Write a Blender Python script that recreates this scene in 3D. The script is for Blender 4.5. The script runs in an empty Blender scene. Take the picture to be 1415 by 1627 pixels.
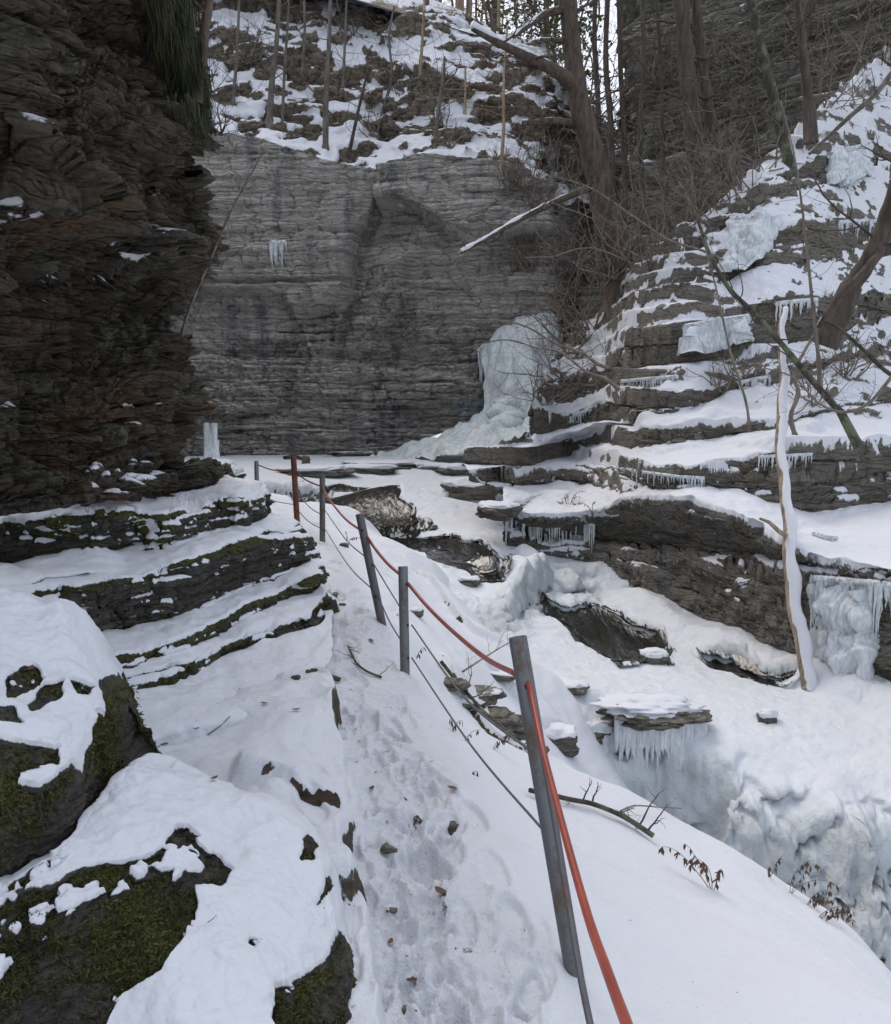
import bpy, math, random, time
import numpy as np
from mathutils import Vector
T0 = time.time()
R = math.radians
sc = bpy.context.scene
# ------------------------------------------------------------------ camera, world, sun
FPX, CU, CV, PITCH = 1415.0, 707.5, 813.5, R(6.6)
cam_d = bpy.data.cameras.new('camera'); cam = bpy.data.objects.new('camera', cam_d)
sc.collection.objects.link(cam); sc.camera = cam
cam.location = (0, 0, 0); cam.rotation_euler = (R(90) - PITCH, 0, 0)
cam_d.sensor_fit = 'HORIZONTAL'; cam_d.sensor_width = 36.0; cam_d.lens = 36.0 * FPX / 1415.0
cam_d.clip_start = 0.05; cam_d.clip_end = 2000
SUN_EL, SUN_AZ = R(52), R(-35)      # azimuth from +Y (view) towards +X
world = bpy.data.worlds.new('World'); sc.world = world; world.use_nodes = True
wn = world.node_tree; bg = wn.nodes['Background']
sky = wn.nodes.new('ShaderNodeTexSky'); sky.sky_type = 'NISHITA'; sky.sun_disc = False
sky.sun_elevation = SUN_EL; sky.sun_rotation = SUN_AZ
sky.air_density = 1.0; sky.dust_density = 5.0; sky.ozone_density = 1.0
mxw = wn.nodes.new('ShaderNodeMix'); mxw.data_type = 'RGBA'; mxw.inputs[0].default_value = 0.60
wn.links.new(sky.outputs[0], mxw.inputs[6]); mxw.inputs[7].default_value = (6.1, 6.35, 7.0, 1)     # thin bright overcast veil
wn.links.new(mxw.outputs[2], bg.inputs[0]); bg.inputs[1].default_value = 0.12
sun_d = bpy.data.lights.new('sun', 'SUN'); sun_d.energy = 0.6; sun_d.angle = R(35); sun_d.color = (1.0, 0.93, 0.84)
sun = bpy.data.objects.new('sun', sun_d); sc.collection.objects.link(sun)
sd = Vector((math.sin(SUN_AZ) * math.cos(SUN_EL), math.cos(SUN_AZ) * math.cos(SUN_EL), math.sin(SUN_EL)))
sun.rotation_euler = sd.to_track_quat('Z', 'Y').to_euler()
sc.view_settings.view_transform = 'Standard'; sc.view_settings.look = 'None'
sc.view_settings.gamma = 1.0; sc.view_settings.exposure = 0.78
sc.render.engine = 'CYCLES'; sc.cycles.max_bounces = 4; sc.cycles.diffuse_bounces = 3; sc.cycles.glossy_bounces = 1; sc.cycles.transmission_bounces = 1; sc.cycles.caustics_reflective = False; sc.cycles.caustics_refractive = False; sc.cycles.adaptive_threshold = .02
sc.cycles.use_denoising = True
# ------------------------------------------------------------------ pixel -> place helpers
cp_, sp_ = math.cos(PITCH), math.sin(PITCH)
def ray(u, v):
    a = (np.asarray(u, float) - CU) / FPX; b = (CV - np.asarray(v, float)) / FPX
    y = cp_ + b * sp_
    return a / y, (b * cp_ - sp_) / y            # x/y , z/y
def PD(u, v, d):
    a, e = ray(u, v); d = np.asarray(d, float) + 0 * a
    return np.stack([a * d, d, e * d], -1)
def PZ(u, v, z):
    a, e = ray(u, v); return PD(u, v, np.asarray(z, float) / e)
# ------------------------------------------------------------------ noise
rs = np.random.RandomState(7)
TAB = rs.rand(65536).astype(np.float32)
def hsh(*k):
    h = np.zeros(np.broadcast(*k).shape, np.int64)
    for i, a in enumerate(k):
        h = (h * 1664525 + np.asarray(a).astype(np.int64) * (374761393 + 668265263 * i) + 1013904223) & 0xffffffff
        h ^= (h >> 13)
    return TAB[(h * 2246822519 >> 11) & 0xffff]
def vnoise(x, y, z, seed=0):
    x, y, z = np.broadcast_arrays(np.asarray(x, np.float32), np.asarray(y, np.float32), np.asarray(z, np.float32))
    xi, yi, zi = np.floor(x), np.floor(y), np.floor(z)
    fx, fy, fz = x - xi, y - yi, z - zi
    fx = fx * fx * (3 - 2 * fx); fy = fy * fy * (3 - 2 * fy); fz = fz * fz * (3 - 2 * fz)
    A, B, D = np.uint32(2654435761), np.uint32(2246822519), np.uint32(3266489917)
    X = xi.astype(np.int32).view(np.uint32) * A + np.uint32((int(seed) * 668265263 + 12345) & 0xffffffff); Y = yi.astype(np.int32).view(np.uint32) * B; Z = zi.astype(np.int32).view(np.uint32) * D
    Xs, Ys, Zs = (X, X + A), (Y, Y + B), (Z, Z + D)
    def c(i, j, k):
        h = Xs[i] ^ (Ys[j] + (Zs[k] ^ (Zs[k] >> np.uint32(11)))); h ^= h >> np.uint32(15); h *= np.uint32(739982445); h ^= h >> np.uint32(13)
        return TAB[h & np.uint32(0xffff)]
    l = lambda a, b, t: a + (b - a) * t
    return 2 * l(l(l(c(0,0,0), c(1,0,0), fx), l(c(0,1,0), c(1,1,0), fx), fy),
                 l(l(c(0,0,1), c(1,0,1), fx), l(c(0,1,1), c(1,1,1), fx), fy), fz) - 1
def fbm(P, f, oct=4, seed=0, st=(1, 1, 1), gain=.5, lac=2.03, kind=0):
    o = 0; a = 1; s = 0
    for i in range(oct):
        n = vnoise(P[..., 0] * f * st[0] + 11.3 * i, P[..., 1] * f * st[1] + 5.7 * i, P[..., 2] * f * st[2] + 3.1 * i, seed + i)
        if kind == 1: n = 1 - 2 * np.abs(n)       # ridged
        if kind == 2: n = 2 * np.abs(n) - 1       # billow
        o = o + a * n; s += a; a *= gain; f *= lac
    return o / s
def worley(x, y, f, seed=0):
    X = x * f; Y = y * f; xi = np.floor(X).astype(np.int64); yi = np.floor(Y).astype(np.int64); d = np.full(X.shape, 9.0)
    for i in (-1, 0, 1):
        for j in (-1, 0, 1):
            a, b = xi + i, yi + j; px = a + hsh(a, b, a * 0 + seed); py = b + hsh(a, b, a * 0 + seed + 71); d = np.minimum(d, (X - px) ** 2 + (Y - py) ** 2)
    return np.sqrt(d)
def bulbs(x, y, f, seed=0): return np.sqrt(np.clip(1 - worley(x, y, f, seed) ** 2, 0, 1))
def sstep(a, b, x):
    t = np.clip((x - a) / (b - a), 0, 1); return t * t * (3 - 2 * t)
def blur(A, k, n=1):
    A = np.asarray(A, np.float64)
    for _ in range(n):
        for ax in (0, 1):
            w = 2 * k + 1; L = A.shape[ax]; pad = [(0, 0)] * A.ndim; pad[ax] = (k + 1, k)
            C = np.cumsum(np.pad(A, pad, mode='edge'), ax)
            A = (C[w:w + L] - C[:L]) / w if ax == 0 else (C[:, w:w + L] - C[:, :L]) / w
    return A
def gnormal(P, ref=None):
    du = np.gradient(P, axis=1); dv = np.gradient(P, axis=0)
    n = np.cross(du, dv); n /= np.linalg.norm(n, axis=-1, keepdims=True) + 1e-12
    return n
def strata(P, along=(1, .25), sc_=1.0, dip=(0, 0), seed=0, levels=((1.15, .42), (.43, .3), (.16, .17), (.065, .09))):
    x, y, z = P[..., 0], P[..., 1], P[..., 2]
    c = x * along[0] + y * along[1]
    zz = z + dip[0] * x + dip[1] * y + .10 * fbm(P, .35, 2, seed + 50)
    out = 0; tone = 0
    for j, (T, amp) in enumerate(levels):
        T = T * sc_; q = zz / T + .45 * vnoise(x / T * .18, y / T * .18, z / T * .5, seed + 9 + j)
        i = np.floor(q); f = q - i
        a = hsh(i, i * 0 + j, i * 0 + seed)
        n = vnoise(x / (T * 2.6), y / (T * 2.6), i * 7.31, seed + 3 + j)
        cc = c / (T * (1.6 + 2.2 * hsh(i, i * 0 + 77))) + 9 * a + .35 * vnoise(x / T, y / T, z / T, seed + 31)
        k = np.floor(cc); b = hsh(i, k, i * 0 + seed + j)
        e = np.minimum(cc - k, 1 - cc + k)
        val = .35 * a + .3 * n + .55 * b - .25 * (1 - sstep(0, .09, e)) - .22 * (1 - sstep(0, .22, f))
        out = out + amp * val; tone = tone + (.5 * a + .5 * b) * (.35, .3, .2, .15)[j % 4]
    return out * sc_, tone
# ------------------------------------------------------------------ objects
COL = sc.collection
def tag(o, label=None, cat=None, group=None, kind=None):
    if label: o['label'] = label
    if cat: o['category'] = cat
    if group: o['group'] = group
    if kind: o['kind'] = kind
    return o
def mesh_raw(name, V, F, mat, parent=None, smooth=True, attrs=None):
    V = np.asarray(V, np.float32).reshape(-1, 3); F = np.asarray(F, np.int32)
    me = bpy.data.meshes.new(name); k = F.shape[1]
    me.vertices.add(len(V)); me.vertices.foreach_set('co', V.ravel())
    me.loops.add(F.size); me.loops.foreach_set('vertex_index', F.ravel())
    me.polygons.add(len(F)); me.polygons.foreach_set('loop_start', np.arange(0, F.size, k, dtype=np.int32))
    me.polygons.foreach_set('loop_total', np.full(len(F), k, np.int32))
    if smooth: me.polygons.foreach_set('use_smooth', np.ones(len(F), bool))
    for n, a in (attrs or {}).items():
        at = me.attributes.new(n, 'FLOAT', 'POINT'); at.data.foreach_set('value', np.asarray(a, np.float32).ravel())
    me.update(); me.validate()
    if mat is not None: me.materials.append(mat)
    o = bpy.data.objects.new(name, me); COL.objects.link(o)
    if parent is not None: o.parent = parent
    return o
def gridfaces(M, N, flip=False, keep=None):
    i = np.arange(M * N).reshape(M, N)
    F = np.stack([i[:-1, :-1], i[:-1, 1:], i[1:, 1:], i[1:, :-1]], -1).reshape(-1, 4)
    if flip: F = F[:, ::-1]
    if keep is not None: F = F[keep.reshape(-1)]
    return F
def grid_obj(name, P, mat, parent=None, attrs=None, keep=None):
    M, N = P.shape[:2]
    return mesh_raw(name, P, gridfaces(M, N, keep=keep), mat, parent, name not in ('overhanging_cliff', 'gorge_back_wall', 'far_right_cliff', 'rock_ledges'), attrs)
def empty(name, loc=(0, 0, 0)):
    o = bpy.data.objects.new(name, None); COL.objects.link(o); o.location = loc; o.empty_display_size = .1; return o
# tubes: collected into one mesh
class TB:
    def __init__(s): s.V = []; s.F = []; s.n = 0
    def tube(s, pts, rad, sides=5, cap=True):
        pts = np.asarray(pts, float); n = len(pts); rad = np.broadcast_to(np.asarray(rad, float), (n,))
        t = np.gradient(pts, axis=0); t /= np.linalg.norm(t, axis=1, keepdims=True) + 1e-9
        up = np.array([0.0, 0, 1]) if abs(t[0][2]) < .9 else np.array([1.0, 0, 0])
        a = np.cross(t, up); a /= np.linalg.norm(a, axis=1, keepdims=True) + 1e-9
        b = np.cross(t, a)
        th = np.arange(sides) * 2 * np.pi / sides
        V = pts[:, None] + rad[:, None, None] * (np.cos(th)[None, :, None] * a[:, None] + np.sin(th)[None, :, None] * b[:, None])
        i = np.arange(n * sides).reshape(n, sides) + s.n; j = np.roll(i, -1, 1)
        s.F.append(np.stack([i[:-1], j[:-1], j[1:], i[1:]], -1).reshape(-1, 4)); s.V.append(V.reshape(-1, 3)); s.n += n * sides
        if cap and sides >= 6:
            c = s.n; s.V.append(np.array([pts[0], pts[-1]])); s.n += 2
            f0 = [[i[0][k], i[0][(k + 1) % sides], c, c] for k in range(sides)]
            f1 = [[i[-1][k], i[-1][(k + 1) % sides], c + 1, c + 1] for k in range(sides)]
            s.F3 = getattr(s, 'F3', []); s.F3 += [f[:3] for f in f0 + f1]
    def build(s, name, mat, parent=None, smooth=True):
        V = np.concatenate(s.V); F = np.concatenate(s.F)
        f3 = getattr(s, 'F3', [])
        if not f3: return mesh_raw(name, V, F, mat, parent, smooth)
        me = bpy.data.meshes.new(name); me.from_pydata(V.tolist(), [], F.tolist() + f3)
        me.polygons.foreach_set('use_smooth', np.full(len(me.polygons), smooth)); me.materials.append(mat)
        o = bpy.data.objects.new(name, me); COL.objects.link(o)
        if parent is not None: o.parent = parent
        return o
# ------------------------------------------------------------------ materials
class NT:
    def __init__(s, name):
        s.m = bpy.data.materials.new(name); s.m.use_nodes = True; s.t = s.m.node_tree; s.bsdf = s.t.nodes['Principled BSDF']; s.out = s.t.nodes['Material Output']
        s.co = s.t.nodes.new('ShaderNodeTexCoord').outputs['Object']
    def new(s, ty, **kw):
        n = s.t.nodes.new(ty)
        for k, v in kw.items(): setattr(n, k, v)
        return n
    def link(s, a, b): s.t.links.new(a, b)
    def val(s, sock, v):
        if hasattr(v, 'links') or isinstance(v, bpy.types.NodeSocket): s.link(v, sock)
        else: sock.default_value = v
    def math(s, op, a, b=0.0, clamp=False):
        n = s.new('ShaderNodeMath', operation=op, use_clamp=clamp); s.val(n.inputs[0], a); s.val(n.inputs[1], b); return n.outputs[0]
    def attr(s, name): return s.new('ShaderNodeAttribute', attribute_name=name).outputs['Fac']
    def map(s, scale, loc=(0, 0, 0)):
        n = s.new('ShaderNodeMapping'); s.link(s.co, n.inputs[0]); n.inputs['Scale'].default_value = scale; n.inputs['Location'].default_value = loc; return n.outputs[0]
    def noise(s, scale, detail=4, rough=.55, vec=None, dist=0.0):
        n = s.new('ShaderNodeTexNoise'); n.inputs['Scale'].default_value = scale; n.inputs['Detail'].default_value = detail
        n.inputs['Roughness'].default_value = rough; n.inputs['Distortion'].default_value = dist
        s.link(vec if vec is not None else s.co, n.inputs['Vector']); return n.outputs['Fac']
    def voro(s, scale, vec=None, feature='F1', out='Distance'):
        n = s.new('ShaderNodeTexVoronoi', feature=feature); n.inputs['Scale'].default_value = scale
        s.link(vec if vec is not None else s.co, n.inputs['Vector']); return n.outputs[out]
    def ramp(s, fac, stops, interp='LINEAR'):
        n = s.new('ShaderNodeValToRGB'); n.color_ramp.interpolation = interp; e = n.color_ramp.elements
        while len(e) < len(stops): e.new(.5)
        for k, (p, c) in enumerate(stops): e[k].position = p; e[k].color = (*c, 1) if len(c) == 3 else c
        s.link(fac, n.inputs[0]); return n.outputs[0]
    def rng(s, fac, a, b, c=0.0, d=1.0):
        n = s.new('ShaderNodeMapRange'); s.link(fac, n.inputs[0]); n.inputs[1].default_value = a; n.inputs[2].default_value = b
        n.inputs[3].default_value = c; n.inputs[4].default_value = d; return n.outputs[0]
    def mix(s, fac, a, b, mode='MIX'):
        n = s.new('ShaderNodeMix', data_type='RGBA', blend_type=mode); s.val(n.inputs[0], fac)
        for sock, v in ((n.inputs[6], a), (n.inputs[7], b)):
            if isinstance(v, tuple): sock.default_value = (*v, 1) if len(v) == 3 else v
            else: s.link(v, sock)
        return n.outputs[2]
    def mixf(s, fac, a, b):
        n = s.new('ShaderNodeMix', data_type='FLOAT'); s.val(n.inputs[0], fac); s.val(n.inputs[2], a); s.val(n.inputs[3], b); return n.outputs[0]
    def bump(s, h, strength, dist, normal=None):
        n = s.new('ShaderNodeBump'); n.inputs['Strength'].default_value = 1.0; s.val(n.inputs['Strength'], strength); n.inputs['Distance'].default_value = dist
        s.link(h, n.inputs['Height'])
        if normal is not None: s.link(normal, n.inputs['Normal'])
        return n.outputs[0]
    def set(s, **kw):
        for k, v in kw.items():
            sock = s.bsdf.inputs[k.replace('_', ' ')]
            if isinstance(v, tuple) and len(v) == 3: v = (*v, 1)
            s.val(sock, v)
        return s.m
SNOWC = (0.64, 0.655, 0.69)
def rock_mat(name, dark, mid, light, band=8.0, bump=.03, stain=0.0, lichen=0.0, rust=0.0, blk=1.6, crk=.22, bst=5.5, wet=.75, litter=0.0, moss=(.045, .05, .008), snowbump=.012):
    t = NT(name)
    strat = t.map((1.0, 1.0, 7.0)); fine = t.map((2.2, 2.2, 22.0))
    n1 = t.noise(1.1, 6, .6, strat); n2 = t.noise(2.2, 8, .65, fine); n3 = t.noise(.8, 5, .6); tone = t.attr('tone')
    f = t.math('ADD', t.math('MULTIPLY', n1, .45), t.math('ADD', t.math('MULTIPLY', tone, .45), t.math('MULTIPLY', n2, .35)))
    col = t.ramp(f, [(.30, dark), (.58, mid), (.85, light)])
    col = t.mix(t.rng(n3, .35, .7, .0, .55), col, mid)
    # thin dark bedding lines
    ln = t.noise(3.0, 3, .5, t.map((.5, .5, band * 4)))
    col = t.mix(t.rng(ln, .36, .5, .7, 0.0), col, tuple(c * crk for c in mid))
    dv = t.new('ShaderNodeVectorMath', operation='ADD'); wn_ = t.new('ShaderNodeTexNoise'); wn_.inputs['Scale'].default_value = 2.0; wn_.inputs['Detail'].default_value = 3; t.link(t.co, wn_.inputs['Vector'])
    mv = t.map((1, 1, 1)); vs = t.new('ShaderNodeVectorMath', operation='SCALE'); t.link(wn_.outputs['Color'], vs.inputs[0]); vs.inputs['Scale'].default_value = .35; t.link(mv, dv.inputs[0]); t.link(vs.outputs[0], dv.inputs[1])
    m2 = t.new('ShaderNodeMapping'); t.link(dv.outputs[0], m2.inputs[0]); m2.inputs['Scale'].default_value = (blk, blk, blk * bst)
    ck = t.voro(1.0, m2.outputs[0], 'DISTANCE_TO_EDGE'); cc_ = t.voro(1.0, m2.outputs[0], 'F1', 'Color')
    bwn = t.new('ShaderNodeRGBToBW'); t.link(cc_, bwn.inputs[0]); bw = bwn.outputs[0]
    col = t.mix(.55, col, t.mix(t.rng(bw, .2, .8), tuple(c * .55 for c in mid), tuple(c * 1.35 for c in mid)), 'MIX')
    col = t.mix(t.rng(ck, .0, .04, .7, 0.0), col, tuple(c * crk for c in mid))
    spk = t.noise(34, 4, .75); col = t.mix(t.rng(spk, .35, .7, 0, .35), col, light); col = t.mix(t.rng(spk, .5, .3, 0, .5), col, dark)
    if lichen:
        l = t.noise(2.6, 6, .7, t.map((1, 1, 1.8), (3, 1, 7)))
        col = t.mix(t.math('MULTIPLY', t.rng(l, .54, .68), lichen), col, (.20, .21, .16))
    if rust:
        l = t.noise(1.3, 5, .6, t.map((1, 1, 1.2), (13, 5, 2)))
        col = t.mix(t.math('MULTIPLY', t.rng(l, .55, .72), rust), col, (.16, .075, .03))
    if stain:
        l = t.noise(1.0, 6, .6, t.map((1.5, 1.5, .10), (2, 9, 4)))
        col = t.mix(t.math('MULTIPLY', t.rng(l, .5, .66), stain), col, (.14, .148, .17))
        l2 = t.noise(1.0, 6, .7, t.map((2.5, 2.5, .14), (22, 4, 8)))
        col = t.mix(t.math('MULTIPLY', t.rng(l2, .58, .72), stain * .8), col, (.34, .36, .37))
    if litter:
        l = t.noise(3.5, 5, .7)
        col = t.mix(t.math('MULTIPLY', t.rng(l, .48, .62), litter), col, (.085, .048, .028))
    ms = t.attr('moss'); mn = t.noise(9, 5, .7); mn2 = t.noise(45, 3, .6)
    mossc = t.mix(t.rng(mn2, .35, .65), tuple(c * .35 for c in moss), t.mix(t.rng(mn, .4, .65), moss, (moss[0] * 2.2, moss[1] * 1.9, moss[2] * 1.5)))
    mf = t.rng(t.math('ADD', ms, t.math('MULTIPLY', t.math('SUBTRACT', mn, .5), .9)), .45, .55)
    col = t.mix(mf, col, mossc)
    ice = t.attr('ice'); icf = t.rng(t.math('ADD', ice, t.math('MULTIPLY', t.math('SUBTRACT', t.noise(6, 6, .7, t.map((1, 1, .35))), .5), .6)), .45, .6)
    icn = t.noise(3, 7, .7)
    col = t.mix(icf, col, t.mix(t.rng(icn, .35, .65), (.34, .40, .42), (.66, .71, .74)))
    s = t.attr('snow'); sn = t.noise(22, 5, .65); sn2 = t.noise(5, 3, .5)
    sf = t.rng(t.math('ADD', s, t.math('ADD', t.math('MULTIPLY', t.math('SUBTRACT', sn, .5), .35), t.math('MULTIPLY', t.math('SUBTRACT', sn2, .5), .3))), .47, .53)
    snc = t.mix(t.rng(t.noise(120, 2, .5), .66, .72, 0, .0), SNOWC, (.2, .15, .1))
    col = t.mix(sf, col, snc)
    hb = t.math('ADD', t.math('ADD', t.math('MULTIPLY', bw, .55), t.math('ADD', t.math('MULTIPLY', t.rng(ck, 0, .08), .5), t.math('ADD', n2, t.math('MULTIPLY', spk, .35)))), t.math('ADD', t.math('MULTIPLY', ln, .5), t.math('MULTIPLY', mn2, t.math('MULTIPLY', mf, .8))))
    hs = t.math('ADD', t.math('MULTIPLY', sn2, .9), t.math('MULTIPLY', t.noise(60, 4, .6), .16))
    nr = t.bump(hb, 1.0, bump); ns = t.bump(hs, .55, snowbump * 3)
    nm = t.new('ShaderNodeMix', data_type='VECTOR'); t.link(sf, nm.inputs[0]); t.link(nr, nm.inputs[4]); t.link(ns, nm.inputs[5])
    rough = t.mixf(sf, t.mixf(icf, t.rng(n1, .3, .7, wet - .15, wet + .15), .28), .8)
    t.link(nm.outputs[1], t.bsdf.inputs['Normal'])
    return t.set(Base_Color=col, Roughness=rough, Specular_IOR_Level=.4)
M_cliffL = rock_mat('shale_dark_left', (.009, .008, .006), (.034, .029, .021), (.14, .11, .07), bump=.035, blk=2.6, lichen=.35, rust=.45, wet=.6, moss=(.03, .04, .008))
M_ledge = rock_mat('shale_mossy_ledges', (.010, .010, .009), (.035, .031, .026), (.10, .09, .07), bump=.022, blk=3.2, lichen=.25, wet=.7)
M_back = rock_mat('shale_grey_back', (.32, .305, .295), (.60, .57, .53), (.86, .80, .68), bump=.10, blk=.55, crk=.48, bst=13, stain=.7, rust=.22, lichen=.4, wet=.75, band=4)
M_slope = rock_mat('slope_rock_litter', (.12, .10, .075), (.30, .25, .19), (.48, .42, .33), bump=.14, blk=.9, lichen=.3, litter=.5, band=4)
M_bank = rock_mat('shale_bank_right', (.055, .048, .040), (.16, .142, .115), (.36, .33, .27), bump=.05, blk=1.6, lichen=.35, stain=.25, litter=.0, rust=.15)
M_far = rock_mat('shale_far_right', (.11, .105, .088), (.28, .265, .22), (.46, .43, .36), bump=.16, blk=.9, lichen=.4, band=3)
# snow / ice / water
def snow_mat():
    t = NT('fresh_snow'); tr = t.attr('tramp')
    a = t.noise(5, 4, .5); b = t.noise(26, 5, .65); c = t.noise(110, 3, .6)
    dirt = t.rng(t.math('ADD', t.noise(9, 8, .75), t.math('MULTIPLY', tr, .095)), .72, .78)
    lit = t.rng(t.math('ADD', t.noise(38, 3, .6, t.map((1, 1, 1), (4, 4, 4))), t.math('MULTIPLY', tr, .03)), .735, .75)
    col = t.mix(dirt, SNOWC, (.11, .10, .09)); col = t.mix(lit, col, (.10, .06, .035))
    rk = t.attr('rock'); rn = t.noise(1.5, 8, .65, t.map((2.2, 2.2, 22.0)))
    rf = t.rng(t.math('ADD', rk, t.math('MULTIPLY', t.math('SUBTRACT', t.noise(16, 8, .75), .5), 1.5)), .52, .60)
    col = t.mix(rf, col, t.mix(t.rng(t.noise(7, 5, .7), .45, .6), t.ramp(rn, [(.3, (.02, .018, .015)), (.7, (.13, .11, .085))]), (.07, .045, .028)))
    h = t.math('ADD', t.math('MULTIPLY', a, .35), t.math('ADD', t.math('MULTIPLY', t.math('MULTIPLY', b, t.math('ADD', t.math('MULTIPLY', tr, .8), .12)), 1.0), t.math('MULTIPLY', c, .16)))
    h = t.math('ADD', h, t.math('MULTIPLY', t.math('MULTIPLY', rn, rf), 1.5))
    n = t.bump(h, .8, .035)
    t.link(n, t.bsdf.inputs['Normal'])
    return t.set(Base_Color=col, Roughness=.75, Specular_IOR_Level=.3)
M_snow = snow_mat()
def plain_snow():
    t = NT('snow_cap'); h = t.math('ADD', t.noise(14, 4, .5), t.math('MULTIPLY', t.noise(90, 3, .6), .12))
    t.link(t.bump(h, .5, .02), t.bsdf.inputs['Normal']); return t.set(Base_Color=SNOWC, Roughness=.8, Specular_IOR_Level=.3)
M_cap = plain_snow()
def ice_mat(name='stream_ice', w0=.0, rough=.3, tint=(.40, .43, .44)):
    t = NT(name); k = t.attr('clear')      # clear = glassy grey ice, else snowed-over
    a = t.noise(1.2, 6, .6, None, .6); b = t.noise(16, 6, .7); v = t.voro(7, t.map((1, 1, 1)))
    f = t.rng(t.math('ADD', t.math('ADD', k, w0), t.math('ADD', t.math('MULTIPLY', t.math('SUBTRACT', a, .5), .8), t.math('MULTIPLY', t.math('SUBTRACT', b, .5), .5))), .35, .75)
    col = t.mix(f, (.63, .655, .69), t.mix(t.rng(t.noise(2.2, 4, .6), .3, .7), tint, (.54, .59, .615)))
    gr = t.rng(t.noise(3.5, 7, .7, t.map((1, 1, .4), (4, 2, 9))), .58, .75)
    col = t.mix(t.math('MULTIPLY', gr, t.math('MULTIPLY', f, .6)), col, (.25, .31, .32))
    h = t.math('ADD', t.math('MULTIPLY', v, .6), t.math('ADD', t.math('MULTIPLY', b, .5), t.math('MULTIPLY', t.noise(50, 3, .6), .2)))
    t.link(t.bump(h, t.mixf(f, .5, .9), .05), t.bsdf.inputs['Normal'])
    return t.set(Base_Color=col, Roughness=t.mixf(f, .6, rough), Specular_IOR_Level=.5)
M_ice = ice_mat()
def icicle_mat(name='icicle_ice', c=(.68, .72, .75), tr=.0):
    t = NT(name); b = t.noise(30, 4, .6, t.map((1, 1, .25)))
    col = t.mix(t.rng(b, .35, .65), tuple(x * .7 for x in c), c)
    t.link(t.bump(b, .6, .02), t.bsdf.inputs['Normal'])
    return t.set(Base_Color=col, Roughness=.22, Transmission_Weight=tr, IOR=1.31)
M_icicle = icicle_mat()
M_falls = icicle_mat('frozen_fall_ice', (.69, .74, .73), .0)
def water_mat():
    t = NT('dark_stream_water')
    f = t.attr('foam'); a = t.noise(2.2, 3, .5, t.map((2.2, .6, 1)), .5); b = t.noise(6, 4, .6, t.map((2.6, .5, 1)), .6)
    ff = t.rng(t.math('ADD', f, t.math('MULTIPLY', t.math('SUBTRACT', b, .5), 2.0)), .42, .70)
    col = t.mix(t.rng(a, .4, .6), (.014, .014, .012), (.034, .032, .027)); col = t.mix(ff, col, (.55, .58, .60))
    t.link(t.bump(t.math('ADD', a, t.math('MULTIPLY', b, .35)), 1.0, .05), t.bsdf.inputs['Normal'])
    return t.set(Base_Color=col, Roughness=t.mixf(ff, .06, .6), Specular_IOR_Level=.5)
M_water = water_mat()
def bark_mat(name, a, b, sc_=14, lich=0.0):
    t = NT(name); n = t.noise(sc_, 6, .7, t.map((1, 1, .18))); n2 = t.noise(5, 4, .6)
    col = t.mix(t.rng(n, .35, .65), a, b)
    if lich: col = t.mix(t.math('MULTIPLY', t.rng(n2, .5, .6), lich), col, (.14, .17, .10))
    t.link(t.bump(n, .9, .03), t.bsdf.inputs['Normal']); return t.set(Base_Color=col, Roughness=.9)
M_bark = bark_mat('bark_brown', (.030, .024, .019), (.105, .083, .066))
M_barkR = bark_mat('bark_reddish', (.035, .026, .020), (.13, .095, .075))
M_barkG = bark_mat('bark_grey_pale', (.07, .062, .052), (.20, .18, .155))
M_barkT = bark_mat('bark_sunlit_tan', (.18, .13, .08), (.42, .33, .22))  # warm sunlight on the hilltop woods is painted into this tan
M_twig = bark_mat('twig_brown', (.09, .075, .062), (.26, .22, .18))
M_wood = bark_mat('bare_wood_tan', (.14, .105, .075), (.40, .32, .23))
M_lich = bark_mat('bark_lichen', (.025, .021, .017), (.08, .068, .055), 14, .8)
def metal_mat(name, base, rust, lo, hi, rough=.45, met=.7):
    t = NT(name); n = t.noise(9, 8, .7, t.map((1, 1, .5))); n2 = t.noise(60, 4, .6)
    f = t.rng(t.math('ADD', n, t.math('MULTIPLY', t.math('SUBTRACT', n2, .5), .25)), lo, hi)
    col = t.mix(f, base, rust); t.link(t.bump(n2, .4, .004), t.bsdf.inputs['Normal'])
    return t.set(Base_Color=col, Metallic=t.mixf(f, met, .1), Roughness=t.mixf(f, rough, .85))
M_galv = metal_mat('galvanised_steel', (.145, .15, .16), (.11, .08, .06), .50, .62)
M_dkmet = metal_mat('dark_weathered_steel', (.10, .10, .11), (.10, .055, .035), .5, .7, .55, .4)
M_rust = metal_mat('rusted_steel', (.15, .055, .03), (.06, .025, .016), .45, .65, .8, .1)
M_wire = metal_mat('wire_rope', (.14, .15, .15), (.09, .07, .055), .5, .7, .55, .4)
def pvc():
    t = NT('red_orange_sleeve'); n = t.noise(6, 5, .6); 
    return t.set(Base_Color=t.mix(t.rng(n, .4, .7), (.29, .055, .032), (.19, .04, .028)), Roughness=.38)
M_red = pvc()
def leafm(name, a, b):
    t = NT(name); n = t.noise(4, 4, .6); return t.set(Base_Color=t.mix(t.rng(n, .35, .65), a, b), Roughness=.8)
M_moss = leafm('hanging_moss_green', (.012, .016, .005), (.055, .06, .018))
M_conif = leafm('conifer_needles', (.04, .06, .02), (.15, .17, .06))
M_dead = leafm('dead_leaf_brown', (.05, .028, .018), (.14, .08, .045))
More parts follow.
